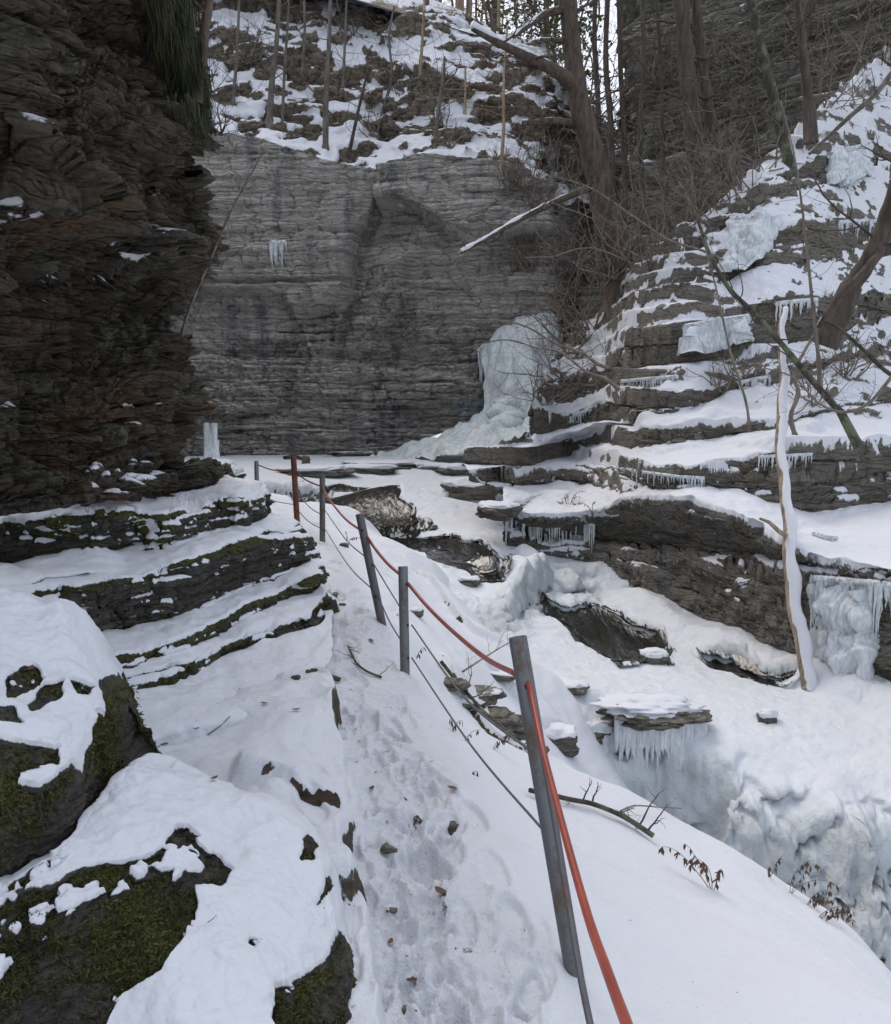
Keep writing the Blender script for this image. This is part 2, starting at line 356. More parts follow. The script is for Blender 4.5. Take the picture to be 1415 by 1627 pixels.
# ------------------------------------------------------------------ sheets from traced ledge lines
def chain(rows, u1, K=24, warp=1.0):
    """rows: (kind, [(u,v)..], param). kind: 'z' start from height fn; 'd' explicit depth list; 'rise' factor; 'tread' slope k."""
    out = []; prev = None
    tt = np.linspace(0, 1, K) ** warp
    for kind, line, par in rows:
        us = np.array([p[0] for p in line], float); vs = np.array([p[1] for p in line], float)
        u0 = us[0]; u = u0 + (u1 - u0) * tt
        v = np.interp(u, us, vs)
        if u1 > us[-1]: v = np.where(u > us[-1], vs[-1] + (u - us[-1]) * (vs[-1] - vs[-2]) / (us[-1] - us[-2]) * .5, v)
        a, e = ray(u, v)
        if kind == 'd': d = np.interp(u, [q[0] for q in par], [q[1] for q in par])
        else:
            pu, pd, pe = prev; d1 = np.interp(u, pu, pd); e1 = np.interp(u, pu, pe)
            if kind == 'rise': d = d1 * par
            else: d = d1 * (e1 - par) / np.minimum(e - par, -1e-3)
            if kind == 'tread': d = np.maximum(d, d1)
        prev = (u, d, e); out.append(np.stack([a * d, d, e * d], -1))
    return np.array(out)
def wrapL(C, n=3, back=1.2, side=.25):
    pre = []
    for k in range(n, 0, -1):
        q = C[:, :1].copy(); q[..., 1] += back * k; q[..., 0] += side * k; pre.append(q)
    return np.concatenate(pre + [C], 1)
def cubic_resample(A, n, axis):
    A = np.moveaxis(A, axis, 0); K = len(A)
    t = np.linspace(0, K - 1, n); i = np.clip(np.floor(t).astype(int), 0, K - 2); f = (t - i).reshape((-1,) + (1,) * (A.ndim - 1))
    g = lambda j: A[np.clip(j, 0, K - 1)]
    p0, p1, p2, p3 = g(i - 1), g(i), g(i + 1), g(i + 2)
    o = p1 + .5 * f * (p2 - p0 + f * (2 * p0 - 5 * p1 + 4 * p2 - p3 + f * (3 * (p1 - p2) + p3 - p0)))
    return np.moveaxis(o, 0, axis)
def rows_resample(C, counts, S):
    """linear between rows, counts[i] subdivisions in strip i; S rows' strip snow values -> fine snow weight"""
    P = []; W = []
    for i, c in enumerate(counts):
        f = (np.arange(c) / c)[:, None, None]
        P.append(C[i] * (1 - f) + C[i + 1] * f); W.append(np.full(c, S[i]))
    P.append(C[-1:]); W.append([S[-1]])
    return np.concatenate(P), np.concatenate(W)
def toward(P, n):
    s = np.sign(-(P * n).sum(-1, keepdims=True)); s[s == 0] = 1; return n * s
# ------------------------------------------------------------------ masks and height fields
def proj(P):
    x, y, z = P[..., 0], P[..., 1], P[..., 2]
    zc = y * cp_ - z * sp_; yc = y * sp_ + z * cp_
    zc = np.maximum(zc, .01)
    return CU + FPX * x / zc, CV - FPX * yc / zc
def polydist(X, Y, poly):
    """signed distance, positive inside"""
    poly = np.asarray(poly, float); n = len(poly); d = np.full(X.shape, 1e9); ins = np.zeros(X.shape, bool)
    for i in range(n):
        x0, y0 = poly[i]; x1, y1 = poly[(i + 1) % n]
        dx, dy = x1 - x0, y1 - y0; t = np.clip(((X - x0) * dx + (Y - y0) * dy) / (dx * dx + dy * dy + 1e-9), 0, 1)
        d = np.minimum(d, np.hypot(X - x0 - t * dx, Y - y0 - t * dy))
        c = ((y0 > Y) != (y1 > Y)) & (X < (x1 - x0) * (Y - y0) / ((y1 - y0) + 1e-12) + x0); ins ^= c
    return np.where(ins, d, -d)
def linedist(X, Y, line):
    line = np.asarray(line, float); d = np.full(X.shape, 1e9); side = np.zeros(X.shape); tp = np.zeros(X.shape)
    for i in range(len(line) - 1):
        x0, y0 = line[i]; x1, y1 = line[i + 1]; dx, dy = x1 - x0, y1 - y0
        t = np.clip(((X - x0) * dx + (Y - y0) * dy) / (dx * dx + dy * dy), 0, 1)
        q = np.hypot(X - x0 - t * dx, Y - y0 - t * dy); s = np.sign(dx * (Y - y0) - dy * (X - x0)); m = q < d
        d = np.where(m, q, d); side = np.where(m, s, side); tp = np.where(m, i + t, tp)
    return d * side, tp
def tps(ctrl, lam=1e-3):
    A = np.array(ctrl, float); p = A[:, :2]; n = len(p)
    U = lambda r2: .5 * r2 * np.log(r2 + 1e-9)
    K = U(((p[:, None] - p[None]) ** 2).sum(-1)) + lam * np.eye(n)
    L = np.zeros((n + 3, n + 3)); L[:n, :n] = K; L[:n, n] = 1; L[:n, n + 1:] = p; L[n:, :n] = L[:n, n:].T
    w = np.linalg.solve(L, np.concatenate([A[:, 2], [0, 0, 0]]))
    def f(x, y):
        o = w[n] + w[n + 1] * x + w[n + 2] * y
        for i in range(n): o = o + w[i] * U((x - p[i, 0]) ** 2 + (y - p[i, 1]) ** 2)
        return o
    return f
def finish(C, counts, S, ncol, amp=1.0, scl=1.0, along=(1, .25), seed=0, ledge=.62, thick=.06, ragf=1.6, rag=.8, dip=(0, 0), big=0.0, bigf=.5, extra=None, snowpoly=(), rockpoly=(), lumps=.02, smooth=2, nbase=5, levels=None, base_at=0, bumpf=None):
    Cc = cubic_resample(C, ncol, 1)
    P, W = rows_resample(Cc, counts, list(S) + [S[-1]] * 3); W = np.repeat(W[:, None], ncol, 1)
    P = blur(P, 1, 1); n = toward(P, gnormal(blur(P, nbase, 2)))
    nh = n * np.array([1, 1, .35]); nh /= np.linalg.norm(nh, axis=-1, keepdims=True)
    Wn = blur(W, 2) + rag * fbm(P, ragf, 4, seed + 5, (1, 1, 1.6)) * .6
    U, V = proj(P)
    for poly in snowpoly:
        Wn = np.maximum(Wn, sstep(-6, 6, polydist(U, V, poly) + 8 * fbm(P, ragf * 2, 3, seed + 8)) * 1.2)
    for poly in rockpoly:
        Wn = np.minimum(Wn, 1 - 1.2 * sstep(-6, 6, polydist(U, V, poly) + 8 * fbm(P, ragf * 2, 3, seed + 8)))
    sw = sstep(.42, .58, Wn)
    kw = {} if levels is None else {'levels': levels}
    D, tone = strata(P, along, scl, dip, seed, **kw)
    D = D - D.mean()
    if big: D = D + big * fbm(P, bigf, 3, seed + 21, (1, 1, 1.4))
    if bumpf is not None: D = D + bumpf(P, U, V)
    P = P + nh * (D * amp * (1 - .6 * sw))[..., None]
    n2 = gnormal(blur(P, 1, 1)); nz = np.abs(n2[..., 2])
    if ledge < 1:
        l = sstep(ledge, ledge + .2, nz + .35 * fbm(P, ragf * 1.5, 3, seed + 77))
        sw = np.maximum(sw, blur(l, 1) * 1.0)
    sb = blur(sw, 1)
    for _ in range(smooth):
        P = P + (blur(P, 2, 1) - P) * sstep(.4, .8, sb)[..., None]
    P[..., 2] += thick * sstep(.2, .75, sb) * (1 + .5 * fbm(P, ragf * 1.3, 3, seed + 60))
    P = P + nh * (lumps * sb * fbm(P, ragf * 3, 3, seed + 61))[..., None]
    z0 = np.zeros_like(sw)
    return P, dict(snow=sb, tone=tone, moss=z0.copy(), ice=z0.copy())
def cnts(C, lo=4, mult=.63):
    U, V = proj(C); dv = np.abs(np.diff(V, axis=0)); dv = np.percentile(dv, 85, axis=1)
    return [int(max(lo, x * mult)) for x in dv]
print('lib', round(time.time() - T0, 1))

# ================================================================== LEFT CLIFF
Xd = lambda X, us: [(u, X * 1415 / (707 - u)) for u in us]
sil = [(-420, 262, 1.55), (-150, 275, 1.7), (0, 292, 1.78), (100, 306, 1.82), (185, 322, 1.84), (235, 305, 1.90), (285, 284, 1.98), (318, 318, 1.96), (360, 336, 1.9), (400, 344, 1.88), (432, 346, 1.9),
       (455, 334, 2.04), (500, 300, 2.12), (545, 318, 2.1), (600, 342, 2.06), (650, 353, 2.04), (690, 344, 2.06), (716, 320, 2.12), (745, 334, 2.1), (765, 372, 2.0), (788, 402, 2.0)]
rowsL = []
for v, u1, X in sil:
    u1 = u1 - 34 * float(sstep(380, 470, v)) * float(sstep(775, 740, v)) - 12; X = X + .08
    us = np.concatenate([[-700, -350, -120], np.linspace(-20, u1 - 60, 17), np.linspace(u1 - 45, u1, 4)])
    XX = X + .28 * sstep(250, 60, us) * (1 if v > 330 else .3) * .5 + .10 * np.sin(us / 70 + v / 90)
    vv = v + (0 if v < 760 else 1) * (us < 345) * np.interp(us, [-700, 0, 150, 345, 405], [130, 32, 12, -3, 0]) if v > 760 else v + 0 * us
    a, e = ray(us, vv); d = np.abs(XX / a)
    r = np.stack([a * d, d, e * d], -1)
    w1 = r[-1] + np.array([-.22, .5, 0]); w2 = r[-1] + np.array([-.7, 1.2, 0]); w3 = r[-1] + np.array([-3.0, 2.0, 0])
    rowsL.append(np.concatenate([r, [w1, w2, w3]]))
CL = np.array(rowsL)
def bumpL(P, U, V):
    b = .22 * sstep(-12, 20, polydist(U, V, [(-50, 255), (120, 330), (245, 380), (262, 432), (160, 400), (60, 370), (-50, 330)]))     # tan slab overhang
    b += .12 * sstep(-10, 15, polydist(U, V, [(240, 380), (330, 395), (340, 430), (230, 432)]))
    return b
PL, AL = finish(CL, cnts(CL), [0] * (len(CL)), 640, amp=1.15, scl=.62, along=(0, 1), seed=3, ledge=.97, big=.17, bigf=.9, dip=(0, -.04), bumpf=bumpL, levels=((1.6, .55), (.6, .45), (.22, .26), (.085, .17), (.04, .08)))
PL = PL + toward(PL, gnormal(blur(PL, 4, 1))) * (.006 * fbm(PL, 9, 3, 90) + .02 * fbm(PL, 1.8, 2, 92, (1, 1, 1.6), kind=1))[..., None]
Uq, Vq = proj(PL)
AL['moss'] = .28 * sstep(-.1, .5, fbm(PL, 1.2, 4, 33)) + .5 * sstep(0, 60, polydist(Uq, Vq, [(240, -500), (400, -500), (400, 190), (300, 190), (260, 60)])) + .2 * sstep(600, 780, Vq)
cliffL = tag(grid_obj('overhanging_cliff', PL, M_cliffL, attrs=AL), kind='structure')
print('left cliff', PL.shape, round(time.time() - T0, 1))

# ================================================================== LEFT LEDGES
k = .03
ledg = [
 ('L', [(-500, 930), (0, 800), (150, 782), (260, 768), (345, 755), (402, 780)]),
 ('fall', [(-500, 960), (0, 832), (60, 820), (150, 812), (240, 826), (310, 815), (355, 795), (408, 798)]),
 ('rise', [(-500, 1030), (0, 905), (60, 885), (150, 880), (250, 882), (330, 855), (385, 850), (412, 836)]),
 ('fall', [(-500, 1070), (0, 940), (60, 922), (150, 905), (220, 917), (300, 893), (390, 862), (440, 842), (462, 848)]),
 ('rise', [(-500, 1150), (0, 1030), (200, 1012), (300, 985), (400, 938), (450, 925), (488, 900)]),
 ('fall', [(-500, 1190), (0, 1075), (200, 1050), (290, 1022), (400, 962), (440, 948), (496, 918)]),
 ('rise', [(-500, 1220), (0, 1110), (210, 1072), (315, 1036), (370, 1004), (430, 972), (503, 945)]),
 ('fall', [(-500, 1230), (0, 1130), (215, 1082), (330, 1050), (380, 1020), (430, 1002), (506, 972)]),
 ('rise', [(-500, 1260), (0, 1160), (220, 1108), (300, 1088), (370, 1044), (430, 1024), (513, 1000)]),
 ('fall', [(-500, 1330), (0, 1240), (215, 1190), (300, 1170), (400, 1150), (470, 1135), (516, 1075)]),
 ('rise', [(-500, 1450), (0, 1350), (215, 1280), (300, 1260), (400, 1230), (470, 1200), (522, 1120)])]
rowsE = []
for kind, line in ledg:
    us = np.array([p[0] for p in line], float); vs = np.array([p[1] for p in line], float); u = us[0] + (us[-1] - us[0]) * np.linspace(0, 1, 30) ** .8
    a, e = ray(u, np.interp(u, us, vs)); rowsE.append([u, a, e, None])
zg = lambda u: np.interp(u, [-500, 200, 516], [-1.50, -1.50, -1.46])
rowsE[8][3] = zg(rowsE[8][0]) / rowsE[8][2]
for i_ in (7, 6, 5, 4, 3, 2, 1, 0):
    u, a, e, _d = rowsE[i_]; pu, pa, pe, pdd = rowsE[i_ + 1]; dlow = np.interp(u, pu, pdd); elow = np.interp(u, pu, pe)
    rowsE[i_][3] = dlow * 1.005 if i_ % 2 == 1 else np.clip((dlow * elow + .025) / e, dlow + .05, dlow * 1.6)
rowsE[9][3] = np.minimum(-1.54 / rowsE[9][2], np.interp(rowsE[9][0], rowsE[8][0], rowsE[8][3]) - .1); rowsE[10][3] = np.interp(rowsE[10][0], rowsE[9][0], rowsE[9][3]) * .98
CE = []
for u, a, e, d in rowsE:
    r = np.stack([a * d, d, e * d], -1); CE.append(np.concatenate([r, [r[-1] + [.0, .35, 0], r[-1] + [-.25, .9, -.02], r[-1] + [-1.6, 1.6, -.02]]]))
CE = np.array(CE); CE = np.concatenate([CE[:1] + [-.3, 1.0, -.12], CE], 0)
PE, AE = finish(CE, [max(c, 14) for c in cnts(CE, mult=.75)], [1, 1, 0, 1, 0, 1, 0, 1, 0, 1, 1, 1], 620, amp=.8, scl=.42, along=(.3, 1), seed=14, ledge=.60, thick=.04, ragf=3.2, rag=1.15, big=.10, bigf=1.2, lumps=.02, smooth=4)
nzE = np.abs(gnormal(blur(PE, 2, 1))[..., 2])
AE['moss'] = np.clip(.95 * blur(sstep(.3, .7, AE['snow']), 7, 2) * 1.6 * (AE['snow'] < .6) + .25 * fbm(PE, 2.2, 4, 66), 0, 1)
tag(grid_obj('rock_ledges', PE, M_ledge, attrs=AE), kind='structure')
print('ledges', PE.shape, round(time.time() - T0, 1))

# ================================================================== BACK CLIFF and slope above
kb = [(300, 715), (355, 722), (560, 720), (640, 700), (760, 655), (840, 640), (960, 640)]
kt = [(180, 150), (290, 185), (335, 222), (420, 232), (510, 262), (560, 272), (620, 284), (690, 268), (760, 272), (830, 292), (880, 330), (960, 330)]
ub = np.linspace(-60, 985, 44)
def brow(u, v, d): a, e = ray(u, v); return np.stack([a * d, d, e * d], -1)
dB = np.interp(ub, [-60, 200, 350, 560, 600, 620, 760, 870, 930, 985], [31, 31, 30.5, 30, 30.2, 30.1, 29.3, 29.3, 33, 39])
vb = np.interp(ub, *zip(*kb)) + 12; vt = np.interp(ub, *zip(*kt))
rB = [brow(ub, vb + (vt - vb) * f, dB * (1 - .012 * math.sin(f * 3.1)) + .35 * f) for f in (0, .12, .25, .4, .55, .7, .85, 1.0)]
e1 = ray(ub, vt)[1]
def up(prevrow, u, v, ks):
    a, e = ray(u, v); d1 = prevrow[:, 1]; ee = prevrow[:, 2] / d1; d = d1 * (ee - ks) / (e - ks); return np.stack([a * d, d, e * d], -1)
CB = np.array(rB)
def bumpB(P, U, V):
    W = fbm(P, .35, 3, 5) * 14
    b = .9 * sstep(-14, 10, polydist(U + W, V + W * .5, [(300, 200), (602, 250), (598, 340), (560, 420), (556, 470), (470, 500), (450, 470), (300, 460)]))
    b += .55 * sstep(-8, 8, polydist(U + W * .6, V, [(596, 410), (655, 405), (636, 500), (600, 560), (560, 560), (585, 500)]))
    b -= .55 * np.exp(-((U - np.interp(V, [200, 340, 420, 470, 540, 600], [606, 600, 575, 572, 540, 530]) + W * .5) / 9) ** 2) * sstep(300, 345, V) * sstep(620, 560, V)
    b += 1.7 * sstep(-8, 4, polydist(U + W * .8, V + W, [(612, 250), (860, 250), (860, 380), (760, 385), (720, 372), (700, 350), (650, 330), (612, 340)]))
    b += .5 * sstep(-8, 8, polydist(U + W, V, [(300, 565), (540, 575), (800, 610), (900, 640), (900, 760), (300, 760)]))
    b -= .35 * np.exp(-((V - np.interp(U, [300, 560], [452, 452]) + W * .2) / 4) ** 2) * (U < 560)
    return b
PB, AB = finish(CB, [int(c * 1.2) for c in cnts(CB)], [0] * 8, 720, amp=.85, scl=1.5, along=(1, 0), seed=40, ledge=.97, bumpf=bumpB, big=.25, bigf=.25, levels=((1.6, .2), (.6, .2), (.22, .17), (.09, .12)))
Uq, Vq = proj(PB)
rough_zone = sstep(-20, 20, polydist(Uq, Vq, [(250, 570), (450, 540), (540, 440), (600, 420), (700, 500), (900, 560), (900, 800), (250, 800)]) + 20 * fbm(PB, .5, 3, 8))
D2, t2_ = strata(PB, (1, 0), 1.0, (0, 0), 44, levels=((.8, .4), (.3, .34), (.12, .2), (.05, .1))); PB[..., 1] -= rough_zone * (.12 * fbm(PB, 1.6, 4, 18, (1, 1, 3.0), kind=1) + .95 * (D2 - D2.mean()))
AB['tone'] = AB['tone'] * .6 + .35 * rough_zone + .06
AB['ice'] = .75 * sstep(30, 0, np.abs(polydist(Uq, Vq, [(640, 700), (760, 640), (800, 600), (900, 600), (900, 800), (640, 800)])) * 1.0) * sstep(660, 760, Uq)
tag(grid_obj('gorge_back_wall', PB, M_back, attrs=AB), kind='structure')
# slope above
CS = [rB[-1] + np.array([0, -.1, -.25]), rB[-1] + np.array([0, 0, .08])]
us = ub
vlist = [(np.interp(us, [-60, 300, 420, 560, 640, 760, 860, 925, 985], [60, 150, 200, 215, 235, 225, 262, 282, 272]), .75),
         (np.interp(us, [-60, 300, 420, 560, 640, 760, 860, 925, 985], [20, 80, 130, 165, 200, 190, 235, 255, 245]), 1.1),
         (np.interp(us, [-60, 300, 420, 560, 640, 760, 860, 925, 985], [-30, 20, 70, 110, 105, 135, 170, 192, 234]), 1.5),
         (np.interp(us, [-60, 300, 420, 560, 640, 760, 860, 925, 985], [-80, -25, 25, 60, 78, 92, 130, 182, 232]), .9),
         (np.interp(us, [-60, 300, 480, 570, 660, 760, 860, 925, 985], [-140, -60, 10, 25, 45, 70, 105, 176, 231]), 1.6),
         (np.interp(us, [-60, 300, 480, 570, 660, 760, 860, 925, 985], [-260, -130, -35, -10, 28, 48, 90, 172, 230]), .7),
         (np.interp(us, [-60, 300, 480, 570, 660, 760, 860, 925, 985], [-330, -180, -80, -60, 10, 34, 78, 169, 229]), .6)]
for v, kk in vlist:
    p = CS[-1]; a, e = ray(us, v); ee = p[:, 2] / p[:, 1]; d = p[:, 1] * np.clip((kk - ee) / np.maximum(kk - e, .08), 1, 1.5); CS.append(np.stack([a * d, d, e * d], -1))
CS = np.array(CS)
PS, AS = finish(CS, [8] + [int(c * 1.15) for c in cnts(CS)[1:]], [.2, .56, .54, .32, .56, .40, .55, .55, .5], 720, amp=1.5, scl=1.2, along=(1, 0), seed=52, ledge=.78, thick=.10, ragf=1.5, rag=1.5, big=.35, bigf=.5, lumps=.05, smooth=1, levels=((1.4, .35), (.5, .3), (.2, .2), (.09, .1)))
tag(grid_obj('snowy_slope', PS, M_slope, attrs=AS), kind='structure')
print('back', PB.shape, PS.shape, round(time.time() - T0, 1))

# ================================================================== RIGHT BANK (stepped shale)
zb = lambda: None
bank = [
 ('d', [(806, 866), (870, 922), (930, 942), (1000, 970), (1100, 1012), (1230, 1064), (1300, 1087), (1415, 1127), (1900, 1300)], [(806, 14.3), (870, 14.4), (930, 14.3), (1000, 13.2), (1100, 11.7), (1230, 10.2), (1300, 9.7), (1415, 8.9), (1700, 7.4), (2000, 6.5)], 0),
 ('rise', [(806, 848), (870, 872), (930, 872), (1000, 884), (1100, 900), (1230, 915), (1290, 918), (1415, 932), (1900, 1000)], 1.0, 0),
 ('rise', [(808, 845), (870, 862), (930, 864), (1000, 866), (1100, 880), (1230, 898), (1290, 914), (1415, 928), (1900, 995)], 1.035, 0),
 ('rise', [(800, 812), (820, 826), (870, 826), (930, 828), (965, 812), (1000, 797), (1100, 801), (1180, 832), (1230, 862), (1290, 900), (1415, 922), (1900, 985)], .955, 0),
 ('tread', [(800, 786), (870, 776), (930, 770), (1000, 790), (1060, 792), (1100, 790), (1150, 786), (1230, 812), (1300, 832), (1415, 806), (1900, 800)], .10, 1),
 ('rise', [(745, 758), (870, 754), (930, 746), (1000, 746), (1100, 756), (1230, 726), (1300, 720), (1415, 712), (1900, 690)], 1.0, 0),
 ('tread', [(735, 742), (810, 760), (870, 735), (930, 718), (975, 712), (1000, 720), (1100, 714), (1230, 692), (1415, 642), (1900, 500)], .25, 1),
 ('rise', [(742, 722), (810, 722), (870, 708), (930, 700), (1000, 688), (1100, 682), (1230, 680), (1415, 632), (1900, 485)], 1.0, 0),
 ('tread', [(842, 702), (900, 692), (1000, 668), (1100, 652), (1230, 612), (1415, 562), (1900, 420)], .55, 1),
 ('rise', [(846, 652), (900, 668), (1000, 630), (1100, 632), (1230, 600), (1415, 548), (1900, 400)], 1.0, 0),
 ('tread', [(850, 640), (900, 648), (1000, 602), (1100, 584), (1230, 562), (1415, 512), (1900, 350)], .9, 1),
 ('rise', [(864, 612), (900, 600), (960, 590), (1000, 536), (1100, 520), (1180, 502), (1230, 482), (1415, 472), (1900, 310)], 1.01, 0),
 ('tread', [(872, 590), (960, 522), (1000, 492), (1100, 470), (1180, 442), (1230, 422), (1415, 402), (1900, 240)], 1.05, .85),
 ('rise', [(880, 575), (960, 515), (1000, 478), (1100, 440), (1150, 400), (1230, 372), (1300, 350), (1415, 352), (1900, 180)], 1.02, .15),
 ('tread', [(892, 560), (960, 505), (1000, 462), (1100, 405), (1150, 370), (1230, 320), (1300, 300), (1415, 262), (1900, 90)], 1.1, .9),
 ('rise', [(896, 552), (960, 500), (1000, 450), (1100, 385), (1180, 318), (1230, 288), (1300, 255), (1415, 232), (1900, 50)], 1.02, .3),
 ('tread', [(900, 545), (960, 495), (1000, 435), (1100, 365), (1180, 296), (1230, 248), (1300, 178), (1415, 80), (1900, -160)], 1.1, .9)]
rows = chain([(k_, l_, p_) for k_, l_, p_, s_ in bank], 1980, 34, 1.35)
rows = np.concatenate([rows, rows[-1:] + np.array([.6, 1.2, .2])], 0)
CR = wrapL(rows, 3, 1.0, .5)
SR = [b[3] for b in bank][1:] + [.8, .8]
cR = cnts(CR, 5); cR = [int(c * 1.15) for c in cR]; cR[3] = max(cR[3], 22); cR[5] = max(cR[5], 22)
PR, AR = finish(CR, cR, SR, 900, amp=.62, scl=.62, along=(-.36, .93), seed=61, ledge=.68, thick=.11, ragf=1.5, rag=1.1, big=.16, bigf=.7, lumps=.03, smooth=3, levels=((1.3, .22), (.5, .28), (.18, .2), (.07, .13)),
    rockpoly=[[(985, 1030), (850, 640), (1180, 505), (1100, 600), (985, 600)]][:0])
Uq, Vq = proj(PR)
hi = sstep(700, 560, Vq)
hum = fbm(PR, 3.2, 4, 70); PR[..., 2] += hi * .10 * hum
PR[..., 2] += .035 * AR['snow'] * fbm(PR, 4.5, 4, 69)
Tq = .34; qq_ = PR[..., 2] / Tq + .9 * fbm(PR, .45, 3, 170) ; fq = qq_ - np.floor(qq_); hq = .55 + .45 * hsh(np.floor(qq_), np.floor(qq_) * 0 + 4)
zt_ = (np.floor(qq_) + sstep(.34, .60, fq)) * Tq - .9 * Tq * fbm(PR, .45, 3, 170); ter = sstep(800, 740, Vq) * sstep(-.15, .2, fbm(PR, .8, 3, 171)) * .8
PR[..., 2] += (zt_ - PR[..., 2]) * ter; ris = sstep(.36, .44, fq) * sstep(.60, .54, fq) * ter * sstep(-.25, .1, fbm(PR, 2.2, 4, 172))
AR['snow'] = AR['snow'] * (1 - .95 * blur(ris, 1))
AR['snow'] = np.clip(AR['snow'] - hi * .75 * sstep(-.02, .30, fbm(PR, 2.6, 5, 71, (1, 1, 2.0), .65)) - .25 * sstep(.25, .45, fbm(PR, 5, 4, 74)), 0, 1)
AR['ice'] = 0 * hi
wallm = sstep(0, 8, polydist(Uq, Vq, [(925, 838), (1100, 815), (1180, 850), (1240, 925), (1290, 922), (1480, 940), (1600, 1260), (925, 960)])); AR['snow'] *= 1 - .9 * wallm * sstep(.0, .3, fbm(PR, .9, 3, 75) + .35)
AR['moss'] = .30 * hi * sstep(0, .5, fbm(PR, 1.1, 3, 72)) + .2 * (fbm(PR, 1.4, 4, 73))
tag(grid_obj('stepped_rock_bank', PR, M_bank, attrs=AR), kind='structure')
print('bank', PR.shape, round(time.time() - T0, 1))

# ================================================================== FAR RIGHT CLIFF + side wall
vv = np.array([620, 560, 430, 300, 200, 120, 60, 0, -80, -200, -320]); uu = np.linspace(0, 1, 26)
CF = []
for v in vv:
    ue = np.interp(v, [-320, 0, 60, 100, 130, 200, 330, 430, 620], [985, 1000, 996, 998, 1008, 1012, 985, 930, 900])
    ue = ue + 10 * math.sin(v / 23.) + 8 * math.sin(v / 9.)
    u = ue + (1900 - ue) * uu; d = np.interp(u, [900, 1010, 1400, 1900], [29.5, 28, 22, 17]) + np.interp(v, [-320, 620], [3.5, 0])
    a, e = ray(u, v + 0 * u); CF.append(np.stack([a * d, d, e * d], -1))
CF = wrapL(np.array(CF), 3, 2.5, .5)
PF, AF = finish(CF, [int(c * .95) for c in cnts(CF)], [0] * 11, 520, amp=.9, scl=1.3, along=(.5, .85), seed=81, ledge=.70, thick=.03, ragf=1.0, big=.4, bigf=.3, levels=((1.5, .35), (.6, .3), (.22, .22), (.09, .14)))
AF['moss'] = .3 * sstep(-.1, .5, fbm(PF, .8, 4, 83)); AF['snow'] = AF['snow'] * sstep(.1, .5, fbm(PF, .7, 4, 84) + .12)
tag(grid_obj('far_right_cliff', PF, M_far, attrs=AF), kind='structure')
CW = []
for v in np.array([760, 700, 600, 500, 400, 330, 280, 240, 205, 160]):
    u = np.linspace(780, 1060, 24); d = np.interp(v, [160, 240, 330, 760], [40, 35, 33, 31]) + (u - 780) / 280 * 2.5 + .6 * np.sin(u / 25)
    vv2 = v + np.interp(v, [160, 300], [1, 0]) * (np.interp(u, [780, 860, 940, 990, 1060], [-130, -60, 60, 50, 0]))
    a, e = ray(u, vv2); CW.append(np.stack([a * d, d, e * d], -1))
CW = np.array(CW)
PW, AW = finish(CW, [int(c) for c in cnts(CW)], [0] * 10, 300, amp=.9, scl=1.3, along=(1, 0), seed=91, ledge=.62, thick=.08, ragf=.9, big=.6, bigf=.4, levels=((1.5, .4), (.6, .3), (.22, .22), (.09, .14)))
AW['snow'] = AW['snow'] * sstep(-.05, .3, fbm(PW, .6, 4, 94))
tag(grid_obj('gorge_side_wall', PW, M_slope, attrs=AW), kind='structure')
# land above the rims (carries the far woods)
xs = np.linspace(-60, 60, 160); ys = np.linspace(36, 110, 120); XX, YY = np.meshgrid(xs, ys)
ZZ = np.interp(XX, [-60, -14, 2, 6.5, 11, 30, 60], [34, 20, 15.5, 10.2, 9.6, 16, 30]) + (YY - 36) * np.interp(XX, [-60, -10, 4, 9, 14, 60], [.6, .45, .2, .07, .12, .4])
PH = np.stack([XX, YY, ZZ], -1); PH[..., 2] += 1.0 * fbm(PH, .12, 4, 95) * sstep(36, 44, YY) - 1.5 * sstep(44, 37, YY)
sn = .5 + .4 * fbm(PH, .5, 4, 96)
tag(grid_obj('wooded_hill', PH, M_slope, attrs=dict(snow=sn, tone=.5 + 0 * sn, moss=0 * sn, ice=0 * sn)), kind='structure')
# unseen hillside, added behind the left cliff to shade the gorge
xs = np.linspace(-45, -3.2, 90); ys = np.linspace(8, 40, 80); XX, YY = np.meshgrid(xs, ys)
ZZ = np.interp(-XX, [3.2, 5, 9, 20, 45], [-2.0, 6.5, 9.5, 16, 28]) + 0 * YY
ed = np.interp(YY, [8, 12, 30, 40], [-4.5, -6.0, -11.5, -15]) ; ZZ = np.where(XX > ed, -2.2, np.interp(ed - XX, [0, 1.6, 6, 18, 40], [-2.2, 7.5, 11, 18, 28]))
PK = np.stack([XX, YY, ZZ + 0.0], -1); PK[..., 2] += .5 * fbm(PK, .5, 4, 97); sn = .45 + .4 * fbm(PK, .5, 4, 98)
tag(grid_obj('unseen_shade_hillside', PK, M_slope, attrs=dict(snow=sn, tone=.5 + 0 * sn, moss=0 * sn, ice=0 * sn)), kind='structure')

